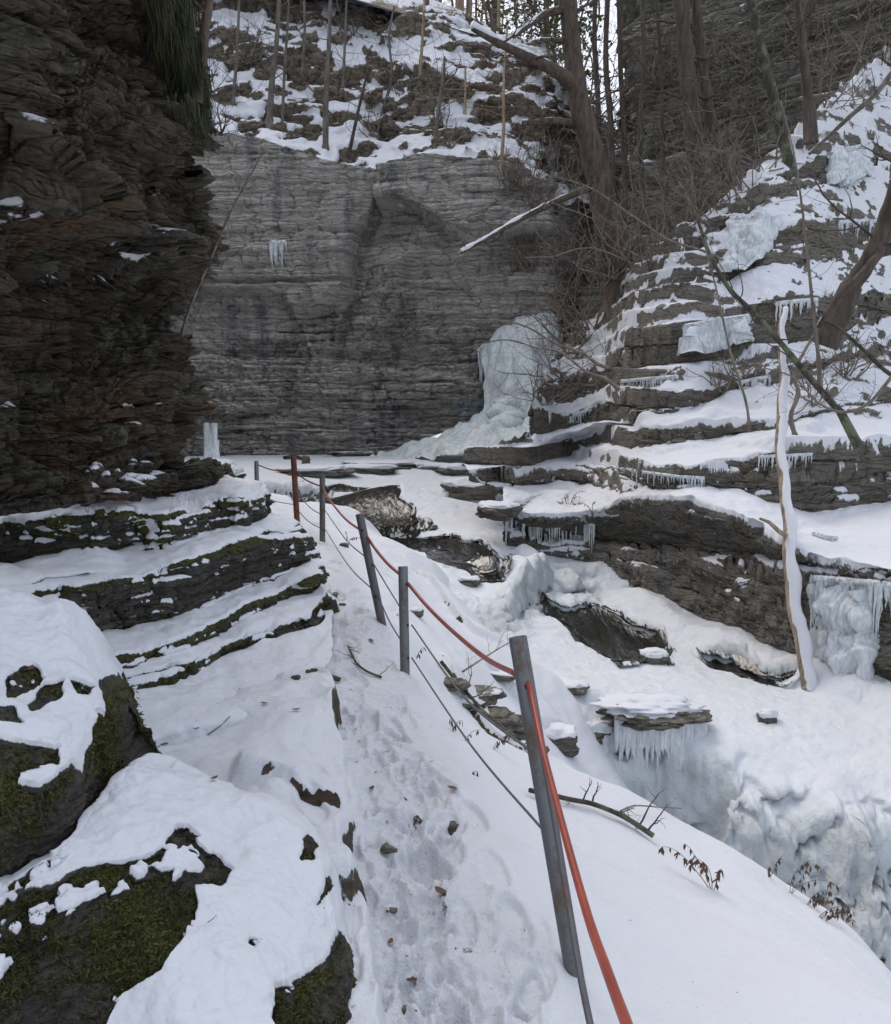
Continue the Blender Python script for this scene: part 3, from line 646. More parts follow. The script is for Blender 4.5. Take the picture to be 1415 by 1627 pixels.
# ================================================================== GROUND (path, shelf, shoulder)
def gp(L): return [tuple(PZ(u, v, z)) for u, v, z in L]
G = gp([(415, 800, -1.16), (440, 790, -1.22), (470, 832, -1.27), (511, 855, -1.34), (470, 870, -1.34), (500, 905, -1.36), (605, 978, -1.41), (540, 960, -1.40), (540, 1050, -1.47), (640, 1062, -1.54), (590, 1120, -1.57),
        (560, 1200, -1.62), (620, 1200, -1.62), (700, 1200, -1.63), (600, 1300, -1.66), (700, 1350, -1.68), (780, 1350, -1.70), (640, 1450, -1.70), (740, 1500, -1.72), (900, 1490, -1.78), (680, 1627, -1.74), (820, 1627, -1.76), (1000, 1627, -1.84),
        (560, 1700, -1.75), (900, 1800, -1.80), (300, 1800, -1.7), (1300, 1900, -2.0),
        # left shelf
        (300, 1130, -1.60), (400, 1100, -1.62), (470, 1070, -1.62), (250, 1180, -1.58), (400, 1180, -1.60), (500, 1180, -1.60), (520, 1010, -1.52), (512, 940, -1.46), (450, 1260, -1.56), (350, 1220, -1.50), (530, 1330, -1.62), (520, 1400, -1.65), (0, 1300, -1.45), (-300, 1500, -1.45), (120, 1400, -1.6), (300, 1500, -1.7),
        # stream side
        (540, 850, -1.62), (600, 870, -1.78), (560, 840, -1.92), (640, 900, -1.95), (700, 905, -2.22), (690, 960, -2.02), (650, 980, -1.78), (760, 985, -2.35), (720, 1040, -2.10), (700, 1090, -1.92), (800, 1060, -2.42), (760, 1110, -2.18), (850, 1090, -2.62), (900, 1090, -2.85),
        (740, 1150, -1.98), (800, 1180, -2.02), (870, 1215, -2.12), (800, 1260, -1.88), (900, 1300, -1.98), (1000, 1262, -2.38), (960, 1330, -2.08), (1100, 1312, -2.45), (1000, 1420, -1.98), (1100, 1400, -2.12), (1200, 1372, -2.62), (1180, 1440, -2.16), (1100, 1520, -1.98), (1300, 1530, -2.16), (1250, 1600, -2.0), (1350, 1470, -2.75), (1250, 1430, -2.55), (1415, 1540, -2.78), (1500, 1640, -2.9), (1415, 1620, -2.12), (1560, 1800, -2.2)])
G += [(3.2, 3.6, -3.6), (2.9, 4.6, -3.9), (2.2, 5.6, -3.7), (1.6, 6.0, -3.3), (1.25, 6.6, -3.3), (1.6, 7.6, -3.6), (1.2, 9.5, -3.4), (.6, 11.5, -3.2), (-.2, 13, -2.9), (-1.6, 14.5, -2.6), (-2.6, 14, -2.2), (-3.2, 13.5, -1.5), (4.2, 2.8, -3.8), (3.5, 1.5, -3.0), (-3, 2, -1.4), (-3, 5, -1.9), (-1.75, 6, -1.8), (-2.1, 8, -1.75), (-2.2, 5, -1.8), (-2.6, 9.5, -1.6), (0, .8, -1.75), (-3.5, 9, -1.6)]
Hg = tps(G, 2e-3)
a = np.linspace(-.95, .98, 1000); y = 1.15 * (15.5 / 1.15) ** np.linspace(0, 1, 1000); A_, Y_ = np.meshgrid(a, y); X_ = A_ * Y_
PG = np.stack([X_, Y_, Hg(X_, Y_)], -1)
# step between shelf (left) and path
edge = [tuple(PZ(u, v, -1.55)[:2]) for u, v in [(470, 840), (500, 905), (516, 960), (512, 1010), (518, 1070), (548, 1180), (556, 1265), (578, 1350), (582, 1430), (600, 1500), (622, 1600), (640, 1750), (660, 2400)]]
sdist, tp = linedist(X_, Y_, edge)
wob = .09 * fbm(PG, 3.0, 4, 101); stepf = sstep(.012, -.028, -(sdist + wob) * 1.0)
leftm = sstep(-.02, .03, sdist * -1 + wob)      # 1 on the left? fixed below
if sdist[500, 20] < 0: leftm = sstep(-.015, .025, -sdist + wob)
else: leftm = sstep(-.015, .025, sdist + wob)
fade = sstep(1.2, .2, np.abs(sdist))
hstep = .10 * np.clip(.55 + 1.3 * fbm(PG, 1.6, 3, 102), 0, 1.2) * np.interp(Y_, [2, 4.6, 5.4, 8], [1, 1, .1, 0])
PG[..., 2] += np.where(leftm > .5, 1, 1) * (leftm * hstep * (.35 + .65 * fade))
pathc = [tuple(PZ(u, v, -1.6)[:2]) for u, v in [(440, 800), (480, 860), (545, 960), (575, 1060), (620, 1200), (660, 1350), (700, 1500), (730, 1700)]]
pd, _ = linedist(X_, Y_, pathc); tramp = sstep(.42, .16, np.abs(pd) + .1 * fbm(PG, 2.5, 3, 103)) * (1 - leftm)
PG[..., 2] += -.035 * tramp + tramp * sstep(10, 5.5, Y_) * (.024 * fbm(PG, 6, 5, 104, gain=.6) + .016 * np.minimum(0, fbm(PG, 13, 3, 105)) * 1.6) + (1 - tramp) * (.055 * fbm(PG, 1.4, 4, 106) + .020 * fbm(PG, 4.5, 4, 107) * (1 + 1.2 * (X_ < -.4)))
fpr = np.concatenate([CE[9][:-3, :2], CE[7][-4:-3, :2], CE[5][-4:-3, :2], CE[3][-4:-3, :2], CE[2][-4:-3, :2] + [-.2, 1.5], np.array([[-5., 11.], [-5., 2.]])])
PG[..., 2] -= .3 * sstep(-.01, .10, polydist(X_, Y_, fpr) + .03 * fbm(PG, 3, 2, 125))
PG[..., 2] += .018 * fbm(PG, 3.2, 4, 126) * leftm
# stepped rock lips on the shelf and on the stream side
rk = np.zeros_like(X_)
Uq, Vq = proj(PG)
def lip(line, h, w=.05, z=-1.55, side=1, ln=1.0):
    global rk
    L = [tuple(PZ(u, v, z)[:2]) for u, v in line]; s, t = linedist(X_, Y_, L); s = s * side + .02 * fbm(PG, 5, 3, 111)
    fadeE = sstep(0, .12, t / (len(L) - 1)) * sstep(1, .88, t / (len(L) - 1))
    up_ = sstep(-.012, .014, s) * sstep(ln, 0, s) * fadeE
    PG[..., 2] += h * up_; rk += sstep(.028, .006, np.abs(s + .012)) * fadeE * sstep(-.15, .15, fbm(PG, 4.5, 4, 112))
lip([(360, 1262), (430, 1258), (500, 1268), (552, 1262)], .07, z=-1.55, side=1, ln=.5)
lip([(505, 1445), (560, 1438), (582, 1400)], .09, z=-1.66, side=1, ln=.6)
lip([(440, 1090), (500, 1082), (545, 1092)], .035, z=-1.5, side=1, ln=.3)
lip([(690, 1062), (760, 1130), (820, 1178), (880, 1205)], .06, z=-2.1, side=1, ln=.5)
lip([(650, 925), (730, 975), (760, 990)], .09, z=-2.1, side=1, ln=.6)
lip([(760, 1090), (850, 1112), (905, 1090)], .07, z=-2.55, side=1, ln=.7)
gz = gnormal(blur(PG, 1, 1)); slope = np.abs(gz[..., 2])
rk += .8 * sstep(.55, .3, slope) * (np.abs(sdist) < .2) * sstep(-.1, .15, fbm(PG, 1.8, 3, 121)) + sstep(.62, .40, slope) * (fbm(PG, 1.5, 3, 113) > .05) * (Uq > 650) * (Y_ < 7)
rkb = polydist(Uq, Vq, [(700, 1085), (760, 1100), (840, 1140), (835, 1195), (790, 1180), (740, 1140)]) + 10 * fbm(PG, 3, 4, 114)
rk += sstep(4, 16, rkb) * sstep(-.1, .2, fbm(PG, 4, 4, 119, (1, 1, 3), .6))
# bare stones through the trampled snow
st = fbm(PG, 6.5, 4, 115) + .18 * tramp; stm = sstep(.62, .74, st) * tramp * sstep(8.5, 6, Y_); rk += .55 * stm; PG[..., 2] += .012 * stm
rk *= sstep(-.35, .25, fbm(PG, 9, 4, 118, gain=.65) + .9 * (rk - .5))
# boot prints in the trodden strip
rp = random.Random(12)
pcl = cubic_resample(np.array(pathc), 60, 0)
for i in range(190):
    k_ = rp.random() ** 1.3 * 58; j = int((58 - k_)); c = pcl[j] + np.array([rp.gauss(0, .15), rp.gauss(0, .12)]); t_ = pcl[j + 1] - pcl[j]; t_ /= np.hypot(*t_); an = math.atan2(t_[1], t_[0]) + rp.gauss(0, .3)
    r0, r1 = np.searchsorted(y, [c[1] - .35, c[1] + .35]); q = PG[r0:r1]
    if r1 - r0 < 3: continue
    dx = q[..., 0] - c[0]; dy = q[..., 1] - c[1]; lx = (dx * math.cos(an) + dy * math.sin(an)) / .14; ly = (-dx * math.sin(an) + dy * math.cos(an)) / .052
    rr = np.sqrt(lx ** 2 + ly ** 2); dep = rp.uniform(.008, .026)
    q[..., 2] += -dep * sstep(1.05, .8, rr) + dep * .35 * np.exp(-((rr - 1.25) / .2) ** 2) + .002 * sstep(1, .8, rr) * np.sin(lx * 22)
PG[..., 2] += .012 * sstep(.1, .6, rk) * fbm(PG, 12, 3, 116, (1, 1, 1), kind=1)
tag(grid_obj('snowy_ground', PG, M_snow, attrs=dict(tramp=tramp + .25 * sstep(0.05, .5, leftm) * (Uq < 560), rock=np.clip(rk, 0, 1))), kind='structure')
print('ground', PG.shape, round(time.time() - T0, 1))

# ================================================================== STREAM ICE
I = gp([(330, 735, -1.46), (400, 740, -1.48), (560, 725, -1.48), (500, 745, -1.48), (640, 735, -1.48), (760, 735, -1.48), (620, 765, -1.5), (820, 700, -1.2), (860, 690, -1.1), (760, 700, -1.4), (900, 680, -1.1)])
I2 = gp([(430, 800, -2.0), (560, 800, -2.02), (660, 800, -2.0), (720, 800, -1.98), (760, 825, -2.0), (560, 850, -2.12), (680, 860, -2.12), (780, 870, -2.15), (620, 830, -2.05), (800, 850, -2.1), (700, 885, -2.14), (860, 830, -2.1)])
I3 = gp([(640, 900, -2.22), (700, 920, -2.30), (760, 950, -2.5), (840, 990, -2.75), (800, 1020, -2.72), (880, 960, -2.85), (860, 940, -2.75), (920, 960, -2.86), (980, 1010, -2.9), (900, 1060, -2.86), (1060, 1040, -2.95), (1000, 1080, -2.92), (1160, 1080, -3.0), (1100, 1100, -2.96), (1280, 1100, -3.0),
        (1415, 1150, -3.05), (1000, 1120, -2.95), (1100, 1140, -3.0), (920, 1120, -2.9), (900, 1170, -3.05), (960, 1190, -3.25), (1200, 1150, -3.05), (1300, 1160, -3.08), (1415, 1200, -3.15), (1600, 1250, -3.1), (1180, 1190, -3.1), (1300, 1210, -3.2), (1130, 1200, -3.15)])
y2f = lambda x: np.interp(x, [-3, -.1, .4, .8, 1.1, 1.6], [11.0, 11.1, 11.1, 11.3, 12.2, 13.6])
IC = [(x, y, z - .52 * float(sstep(19.3, 19.62, y)) + .62 * float(sstep(.35, -.55, y - y2f(x)))) for x, y, z in I + I2 + I3]
Hi = tps(IC, 5e-3)
a = np.linspace(-.42, .95, 900); y = 5.6 * (34 / 5.6) ** np.linspace(0, 1, 900); A_, Y_ = np.meshgrid(a, y); X_ = A_ * Y_
PI = np.stack([X_, Y_, 0 * X_], -1)
z = np.clip(Hi(X_, Y_), -2.6, -1.3)
w1 = .25 * fbm(PI, .9, 3, 201); z = z + .52 * sstep(19.3, 19.62, Y_ + w1)
y2 = y2f(X_)
z = z - .62 * sstep(.35, -.55, (Y_ - y2) + .25 * fbm(PI, 1.5, 3, 202))
# the big frozen drop at the near right, and the basin under the icicle rock
y3 = np.interp(X_, [.6, 1.3, 1.7, 2.3, 3.0, 3.9, 6], [8.3, 8.35, 8.3, 7.9, 7.6, 7.3, 6.6]); g = Y_ - y3 + .22 * fbm(PI, 1.3, 3, 203) + .25 * np.exp(-((X_ - 3.42) / .16) ** 2)
g = g + .25
z = z - (.45 * sstep(.7, -.3, g) + .9 * sstep(.25, -1.0, g) + 1.2 * sstep(-.3, -1.9, g)) * sstep(.7, 1.4, X_)
hollow = np.exp(-(((X_ - 2.02 + .1 * fbm(PI, 3, 2, 261)) / .52) ** 2 + ((Y_ - 7.88 + .08 * fbm(PI, 3, 2, 262)) / .36) ** 2) ** 2); z = z - .50 * hollow
Ui, Vi = proj(np.stack([X_, Y_, z], -1))
def ipoly(L, zz): return [tuple(PZ(u, v, zz)[:2]) for u, v in L]
W1a = ipoly([(470, 800), (540, 793), (608, 797), (640, 815), (672, 838), (640, 850), (560, 842), (500, 815)], -2.05)
W1b = ipoly([(560, 838), (640, 846), (720, 850), (758, 858), (800, 870), (815, 884), (795, 896), (762, 893), (735, 890), (690, 884), (640, 868)], -2.12)
W2 = ipoly([(862, 978), (905, 984), (930, 978), (975, 986), (1022, 997), (1072, 1028), (1060, 1046), (1020, 1048), (985, 1052), (950, 1036), (912, 1030), (896, 1010), (862, 996)], -2.92)
W3 = ipoly([(1105, 1042), (1200, 1066), (1262, 1084), (1215, 1086), (1130, 1064)], -3.02)
W4 = ipoly([(1290, 1082), (1415, 1112), (1450, 1126), (1450, 1136), (1415, 1124), (1330, 1098)], -3.05)
hole = np.zeros_like(X_)
for q in (W1a, W1b, W2, W3, W4):
    s = polydist(X_, Y_, q) + .17 * fbm(PI, 2.2, 4, 204); hole = np.maximum(hole, sstep(-.06, .06, s))
lump = fbm(PI, 2.4, 4, 205, kind=2); lump2 = fbm(PI, 7, 3, 206)
churn = np.exp(-((Y_ - y2 + .5) / .8) ** 2) * sstep(-.35, .25, X_) * sstep(2.6, 2.0, X_)
casc = sstep(.5, -.1, g) * sstep(.5, 1.2, X_)
flat = np.clip(1 - churn - casc, 0, 1)
PI[..., 2] = z
for (u_, v_, zz_, hh_, rr_) in ((852, 925, -2.6, .32, .34), (893, 945, -2.8, .30, .26), (838, 892, -2.4, .25, .22), (800, 925, -2.5, .22, .35), (760, 915, -2.4, .16, .30), (925, 950, -2.85, .22, .25)):
    c_ = PZ(u_, v_, zz_); r2_ = ((X_ - c_[0]) ** 2 + (Y_ - c_[1]) ** 2) / rr_ ** 2; PI[..., 2] += hh_ * np.exp(-r2_ ** 1.5); z = PI[..., 2]
wx = X_ + .08 * fbm(PI, 2.5, 2, 230); wy = Y_ + .08 * fbm(PI, 2.5, 2, 231)
bl = .62 * bulbs(wx, wy * .8, 3.2, 1) + .38 * bulbs(wx, wy * .8, 7.5, 2)
PI[..., 2] += churn * (.36 * bl - .18 + .03 * lump2) + .03 * churn * np.abs(fbm(PI, 8.0, 2, 217)) + casc * (.20 * lump + .20 * (bl - .5) + .07 * lump2 + .03 * np.abs(fbm(PI, 12, 2, 219)) * 2) + flat * (.045 * fbm(PI, 1.2, 3, 208) + .018 * lump2 + .022 * (bl - .5) * sstep(-.1, .3, fbm(PI, .8, 2, 233)) + .010 * np.abs(fbm(PI, 14, 2, 218)))
fr = sstep(1.2, .0, np.abs(Y_ - 19.4)) * 0
PI[..., 2] -= .15 * hole
# shelf ice hugging the right wall
wl = [tuple(PZ(u, v, zz)[:2]) for u, v, zz in [(880, 905, -2.5), (930, 935, -2.95), (1000, 968, -3.0), (1100, 1010, -3.0), (1230, 1060, -3.02), (1415, 1122, -3.05), (1700, 1240, -3.05)]]
ws, _ = linedist(X_, Y_, wl); PI[..., 2] += (1 - hole) * .24 * sstep(.62, .15, np.abs(ws)) * sstep(14.3, 13.2, Y_) * (1 + .4 * fbm(PI, 1.5, 3, 209))
n2 = gnormal(blur(PI, 2, 1)); steep = sstep(.8, .45, np.abs(n2[..., 2]))
clear = np.clip(.18 + .40 * steep + .55 * churn + .38 * casc + hollow * .55 + .3 * sstep(.12, 0, np.abs(polydist(X_, Y_, W2))) + .22 * sstep(.5, .1, np.abs(ws)), 0, 1)
stp_ = sstep(.85, .5, np.abs(n2[..., 2])); PI[..., 1] -= stp_ * .22 * (bulbs(PI[..., 0] + .1 * PI[..., 2], PI[..., 2] * 1.1, 3.6, 9) * .6 + .4 * bulbs(PI[..., 0], PI[..., 2], 8, 10))
# push steep ice forward in vertical ribs
PI[..., 1] -= steep * .07 * np.abs(fbm(PI, 4, 3, 210, (1.4, .3, .15))) * 2
tag(grid_obj('stream_ice', PI, M_ice, attrs=dict(clear=clear)), kind='structure')
def water(poly, zz, res=.04, mar=.3, fall=None):
    q = np.array(poly); x0, y0 = q.min(0) - mar; x1, y1 = q.max(0) + mar
    X, Y = np.meshgrid(np.linspace(x0, x1, int((x1 - x0) / res)), np.linspace(y0, y1, int((y1 - y0) / res / 1.5)))
    P = np.stack([X, Y, zz + 0 * X], -1); P[..., 2] += .03 * fbm(P, 3.5, 4, 220, (1.6, .6, 1)) + .012 * fbm(P, 11, 3, 221, (1.6, .7, 1), kind=1); foam = .12 + .1 * fbm(P, .8, 2, 5)
    if fall is not None: P, foam = fall(P, foam)
    return P, foam
def f1(P, foam):
    yy = np.interp(P[..., 0], [-2.4, -1.2, -.5, .6], [15.6, 15.2, 15.6, 16]); s = sstep(.25, -.25, P[..., 1] - yy + .15 * fbm(P, 2, 2, 7)); P[..., 2] -= .0 * s; return P, foam + .45 * np.exp(-((P[..., 1] - yy) / .35) ** 2)
def f2(P, foam):
    s = sstep(12.6, 11.9, P[..., 1] - .5 * sstep(.4, 1.2, P[..., 0])) * sstep(.1, .5, P[..., 0]); P[..., 2] -= .42 * s; return P, foam + .35 * s
ws_ = []
wat = blur(PI[..., 2], 7, 3) + .04 + .007 * fbm(PI, 2.6, 2, 220, (1.6, .6, 1))
for q in (W1a, W1b, W2, W3, W4):
    dq = polydist(X_, Y_, q); r_, c_ = np.where((dq > -.25))
    if len(r_) < 20: continue
    r0, r1, c0, c1 = r_.min(), r_.max() + 1, c_.min(), c_.max() + 1; Pq = PI[r0:r1, c0:c1].copy(); Pq[..., 2] = wat[r0:r1, c0:c1]; dq = dq[r0:r1, c0:c1]
    fo = .0 + .35 * sstep(.10, .0, dq) + .45 * np.maximum(0, fbm(Pq, 1.6, 3, 243, (1.5, .6, 1)))
    ws_.append(tag(grid_obj('stream_water', Pq, M_water, attrs=dict(foam=fo), keep=(hole[r0:r1, c0:c1] > .30)[:-1, :-1]), kind='structure'))
Ui, Vi = proj(PI); wnz = 9 * fbm(PI, 2.5, 4, 240)
for q in ([(745, 880), (775, 884), (815, 884), (812, 905), (790, 925), (765, 918), (745, 900)], [(418, 764), (470, 768), (535, 772), (520, 800), (430, 802)], [(570, 815), (640, 822), (680, 826), (700, 846), (640, 846), (590, 846)], [(960, 1030), (1060, 1040), (1050, 1056), (980, 1060)]):
    dd_ = polydist(Ui, Vi, q) + wnz; kp = (dd_ > 0)[:-1, :-1]; r_, c_ = np.where(dd_ > -2)
    if len(r_) < 20: continue
    r0, r1, c0, c1 = r_.min(), r_.max() + 1, c_.min(), c_.max() + 1; Pq = PI[r0:r1, c0:c1].copy(); Pq = blur(Pq, 2, 2); Pq[..., 2] += .03; Pq[..., 1] -= .03
    ws_.append(tag(grid_obj('rushing_water', Pq, M_water, attrs=dict(foam=.42 + .30 * fbm(Pq, 5, 3, 242, (2.6, .4, .3))), keep=kp[r0:r1 - 1, c0:c1 - 1]), kind='structure'))
print('ice', PI.shape, round(time.time() - T0, 1))

# ================================================================== FOREGROUND BOULDERS
def boulder(rowsv, counts, S, ncol, seed, snowpoly, rockpoly, label, amp=.5):
    C = []
    for line in rowsv:
        u, v, d = np.array(line, float).T; tt = np.linspace(0, 1, 20); uu = u[0] + (u[-1] - u[0]) * tt ** .9
        vv = np.interp(uu, u, v); dd = np.interp(uu, u, d); a, e = ray(uu, vv); r = np.stack([a * dd, dd, e * dd], -1)
        C.append(np.concatenate([r, [r[-1] + [.0, .10, -.10], r[-1] + [-.06, .3, -.45], r[-1] + [-.3, .55, -.9]]]))
    C = np.array(C); C = np.concatenate([C[:1] + [0, .6, -.5], C[:1] + [0, .2, -.06], C], 0)
    P, A = finish(C, counts, S, ncol, amp=amp, scl=.20, along=(.6, .8), seed=seed, ledge=.97, thick=.025, ragf=8, rag=.6, big=.05, bigf=2.2, lumps=.012, smooth=3, nbase=8, snowpoly=snowpoly, rockpoly=rockpoly, dip=(.25, -.2), levels=((1.3, .3), (.5, .3), (.2, .25), (.09, .12)))
    P = P + toward(P, gnormal(blur(P, 6, 1))) * (.03 * A['snow'] * fbm(P, 3.0, 3, seed + 2) + (1 - A['snow']) * (.012 * fbm(P, 22, 4, seed + 4) + .01 * fbm(P, 60, 2, seed + 5)))[..., None]
    A['moss'] = (1 - A['snow']) * (.48 + .5 * fbm(P, 4.0, 4, seed + 3) + .25 * blur(A['snow'], 14, 2))
    o = grid_obj('mossy_boulder', P, M_ledge, attrs=A); tag(o, label, 'boulder'); return P, A
A0 = [(-500, 905, 3.0), (0, 925, 3.0), (50, 948, 3.0), (100, 953, 3.0), (122, 975, 2.98), (155, 1010, 2.95), (190, 1050, 2.9), (214, 1085, 2.85)]
A1 = [(-500, 1010, 2.6), (0, 1030, 2.7), (100, 1060, 2.75), (160, 1080, 2.75), (216, 1110, 2.78)]
A2 = [(-500, 1170, 2.25), (0, 1150, 2.4), (100, 1165, 2.5), (160, 1150, 2.6), (214, 1140, 2.72)]
A3 = [(-500, 1330, 2.1), (0, 1260, 2.25), (100, 1250, 2.4), (150, 1230, 2.5), (206, 1175, 2.68)]
A4 = [(-500, 1600, 2.1), (0, 1440, 2.3), (100, 1380, 2.45), (150, 1310, 2.55), (203, 1215, 2.7)]
A5 = [(-500, 1900, 2.15), (0, 1700, 2.3), (150, 1500, 2.5), (203, 1400, 2.7)]
snA = [[(-500, 900), (20, 1010), (48, 945), (105, 945), (170, 1020), (222, 1090), (200, 1125), (170, 1080), (150, 1150), (130, 1235), (108, 1222), (60, 1260), (20, 1255), (60, 1235), (90, 1225), (95, 1195), (60, 1190), (0, 1180), (-500, 1180)]]
rkA = [[(176, 1110), (340, 1020), (360, 1420), (150, 1400), (160, 1180)], [(10, 1085), (60, 1060), (70, 1085), (45, 1110), (10, 1120)], [(160, 1085), (190, 1075), (212, 1110), (200, 1140), (172, 1130)], [(-200, 1120), (20, 1130), (40, 1160), (-200, 1165)], [(40, 1130), (75, 1095), (100, 1090), (92, 1125), (50, 1140)], [(115, 1090), (150, 1100), (140, 1120), (120, 1110)]]
sq_ = lambda L: [(u if u < 90 else 90 + (u - 90) * .55, v + (14 if v < 1100 else 0), d) for u, v, d in L]
A0, A1, A2, A3, A4, A5 = map(sq_, (A0, A1, A2, A3, A4, A5))
PA, _ = boulder([A0, A1, A2, A3, A4, A5], [20, 12, 90, 90, 80, 120, 60], [1, 1, .8, .6, .2, 0, 0, 0], 430, 301, snA, rkA, 'tall mossy boulder at the left edge, snow mound on its top, above the ferny one', .22)
B0 = [(-500, 1520, 2.0), (0, 1418, 2.2), (60, 1382, 2.3), (110, 1350, 2.4), (150, 1290, 2.6), (178, 1226, 2.75), (215, 1222, 2.8), (300, 1245, 2.85), (370, 1275, 2.85), (430, 1290, 2.8), (485, 1335, 2.72), (512, 1390, 2.64), (536, 1460, 2.56), (556, 1530, 2.45), (568, 1600, 2.36)]
B1 = [(-500, 1560, 1.9), (0, 1450, 2.1), (100, 1400, 2.28), (200, 1340, 2.5), (280, 1310, 2.62), (360, 1350, 2.6), (430, 1380, 2.55), (480, 1430, 2.5), (530, 1500, 2.42), (563, 1600, 2.33)]
B2 = [(-500, 1640, 1.88), (0, 1510, 2.05), (100, 1460, 2.2), (200, 1415, 2.36), (300, 1385, 2.46), (360, 1420, 2.4), (430, 1480, 2.32), (480, 1530, 2.3), (520, 1570, 2.3), (560, 1640, 2.27)]
B3 = [(-500, 1760, 1.88), (0, 1600, 2.0), (100, 1550, 2.12), (200, 1510, 2.2), (300, 1500, 2.22), (360, 1530, 2.15), (430, 1570, 2.12), (480, 1620, 2.15), (560, 1700, 2.2)]
B4 = [(-500, 1900, 1.85), (0, 1740, 1.95), (100, 1690, 2.02), (200, 1650, 2.05), (300, 1630, 2.0), (430, 1660, 2.0), (500, 1700, 2.05), (555, 1780, 2.15)]
B5 = [(-500, 2300, 1.8), (0, 2100, 1.9), (200, 2000, 1.9), (430, 1950, 1.9), (550, 1950, 2.1)]
snB = [[(-60, 1460), (0, 1418), (25, 1440), (55, 1400), (110, 1370), (165, 1220), (260, 1225), (440, 1280), (500, 1340), (545, 1470), (520, 1530), (440, 1580), (450, 1700), (100, 1900), (60, 1750), (150, 1680), (190, 1590), (260, 1560), (310, 1480), (320, 1450), (308, 1420), (355, 1422), (368, 1385), (330, 1350), (292, 1315), (232, 1370), (200, 1375), (160, 1378), (110, 1395), (95, 1410), (50, 1420)],
       [(0, 1540), (22, 1530), (8, 1555), (-60, 1600)], [(45, 1460), (90, 1450), (70, 1475), (48, 1478)], [(285, 1360), (293, 1362), (286, 1400), (276, 1405)], [(455, 1610), (520, 1545), (530, 1560), (470, 1625)]]
rkB = [[(440, 1590), (470, 1560), (525, 1530), (548, 1480), (580, 1600), (570, 1700), (440, 1700)], [(484, 1335), (500, 1350), (498, 1372), (478, 1375)], [(518, 1400), (530, 1410), (510, 1445), (498, 1450)], [(400, 1500), (415, 1505), (410, 1520), (398, 1515)], [(300, 1320), (345, 1370), (366, 1392), (350, 1418), (318, 1415), (285, 1370)]]
PBo, ABo = boulder([B0, B1, B2, B3, B4, B5], [20, 12, 70, 80, 110, 120, 80], [1, 1, .5, .45, .2, .2, 0, 0], 640, 331, snB, rkB, 'big foreground boulder with a ferny moss face under thick smooth snow', .3)
print('boulders', PBo.shape, round(time.time() - T0, 1))
# ================================================================== find real surface points
_pts = []
for q in (PL, PE, PB, PS, PR, PF, PW, PG, PI, PA, PBo, PH): _pts.append(q.reshape(-1, 3)[::1])
_src = np.concatenate([np.full(len(q), i, np.int16) for i, q in enumerate(_pts)]); _pts = np.concatenate(_pts)
_U, _V = proj(_pts); _ok = (_pts[:, 1] > .3) & (_U > -300) & (_U < 1800) & (_V > -400) & (_V < 2000)
_pts = _pts[_ok]; _U = _U[_ok]; _V = _V[_ok]; _src = _src[_ok]
_cell = ((_V + 400) // 16).astype(int) * 200 + ((_U + 300) // 16).astype(int); _ord = np.argsort(_cell, kind='stable'); _cs = _cell[_ord]
def at(u, v, r=7, off=0.0, src=None):
    best = None
    for rr in (r, 16, 40):
        ids = []
        for cy in range(int((v - rr + 400) // 16), int((v + rr + 400) // 16) + 1):
            for cx in range(int((u - rr + 300) // 16), int((u + rr + 300) // 16) + 1):
                c = cy * 200 + cx; ids.append(_ord[np.searchsorted(_cs, c):np.searchsorted(_cs, c + 1)])
        ids = np.concatenate(ids)
        if src is not None: ids = ids[np.isin(_src[ids], src)]
        ids = ids[np.hypot(_U[ids] - u, _V[ids] - v) < rr]
        if len(ids):
            dm = _pts[ids, 1].min(); near = ids[_pts[ids, 1] < dm * 1.06 + .02]
            best = near[np.argmin(np.hypot(_U[near] - u, _V[near] - v))]; break
    if best is None: return PD(u, v, 12.0)
    p = _pts[best].copy(); return PD(u, v, p[1] - off)
sL, sE, sB, sS, sR, sF, sW, sG, sI, sA, sBo, sH = range(12)

# ================================================================== RAILING
rail = tag(empty('cable_railing', tuple(PD(640, 1062, 5.3))), 'steel post and cable railing with red sleeved top cable beside the snowy path', 'railing')
def kid(o, root):
    o.parent = root; o.matrix_parent_inverse = root.matrix_world.inverted(); o.location = -root.location + o.location; return o
def rebase(o, root):      # geometry was made in world space
    o.parent = root; o.location = (-root.location[0], -root.location[1], -root.location[2]); return o
def pipe(top, bot, r, mat, holes=()):
    top, bot = np.array(top), np.array(bot); ax = top - bot; L = np.linalg.norm(ax); ax /= L
    s = np.cross(ax, [0, 1, 0]); s /= np.linalg.norm(s); t = np.cross(s, ax); n = 28; th = np.arange(n) * 2 * np.pi / n; V = []; F = []
    def ring(p, rr): V.extend((p + rr * (np.cos(x) * s + np.sin(x) * t)) for x in th)
    ring(bot - ax * .25, r); ring(top - ax * .004, r); ring(top, r * .97); ring(top, r * .86); ring(top - ax * .35, r * .86)
    for k in range(4):
        for i in range(n): F.append((k * n + i, k * n + (i + 1) % n, (k + 1) * n + (i + 1) % n, (k + 1) * n + i))
    F.append(tuple(range(4 * n, 5 * n)))
    me = bpy.data.meshes.new('post'); me.from_pydata([tuple(v) for v in V], [], F); me.materials.append(mat)
    for p in me.polygons: p.use_smooth = True
    me.polygons[len(F) - 1].use_smooth = False
    o = bpy.data.objects.new('post', me); COL.objects.link(o); rebase(o, rail)
    return o
def cyl_disc(p, nrm, r, name, mat, parent, thick=.004):
    p = np.array(p, float); nrm = np.array(nrm, float); nrm /= np.linalg.norm(nrm)
    tb = TB(); tb.tube([p - nrm * thick, p + nrm * thick], [r, r], 14); o = tb.build(name, mat); o.parent = parent; return o
t_hole = NT('bore_shade'); M_bore_shade = t_hole.set(Base_Color=(.012, .010, .009), Roughness=.9)  # near-black discs on the posts paint the shade inside the cable holes
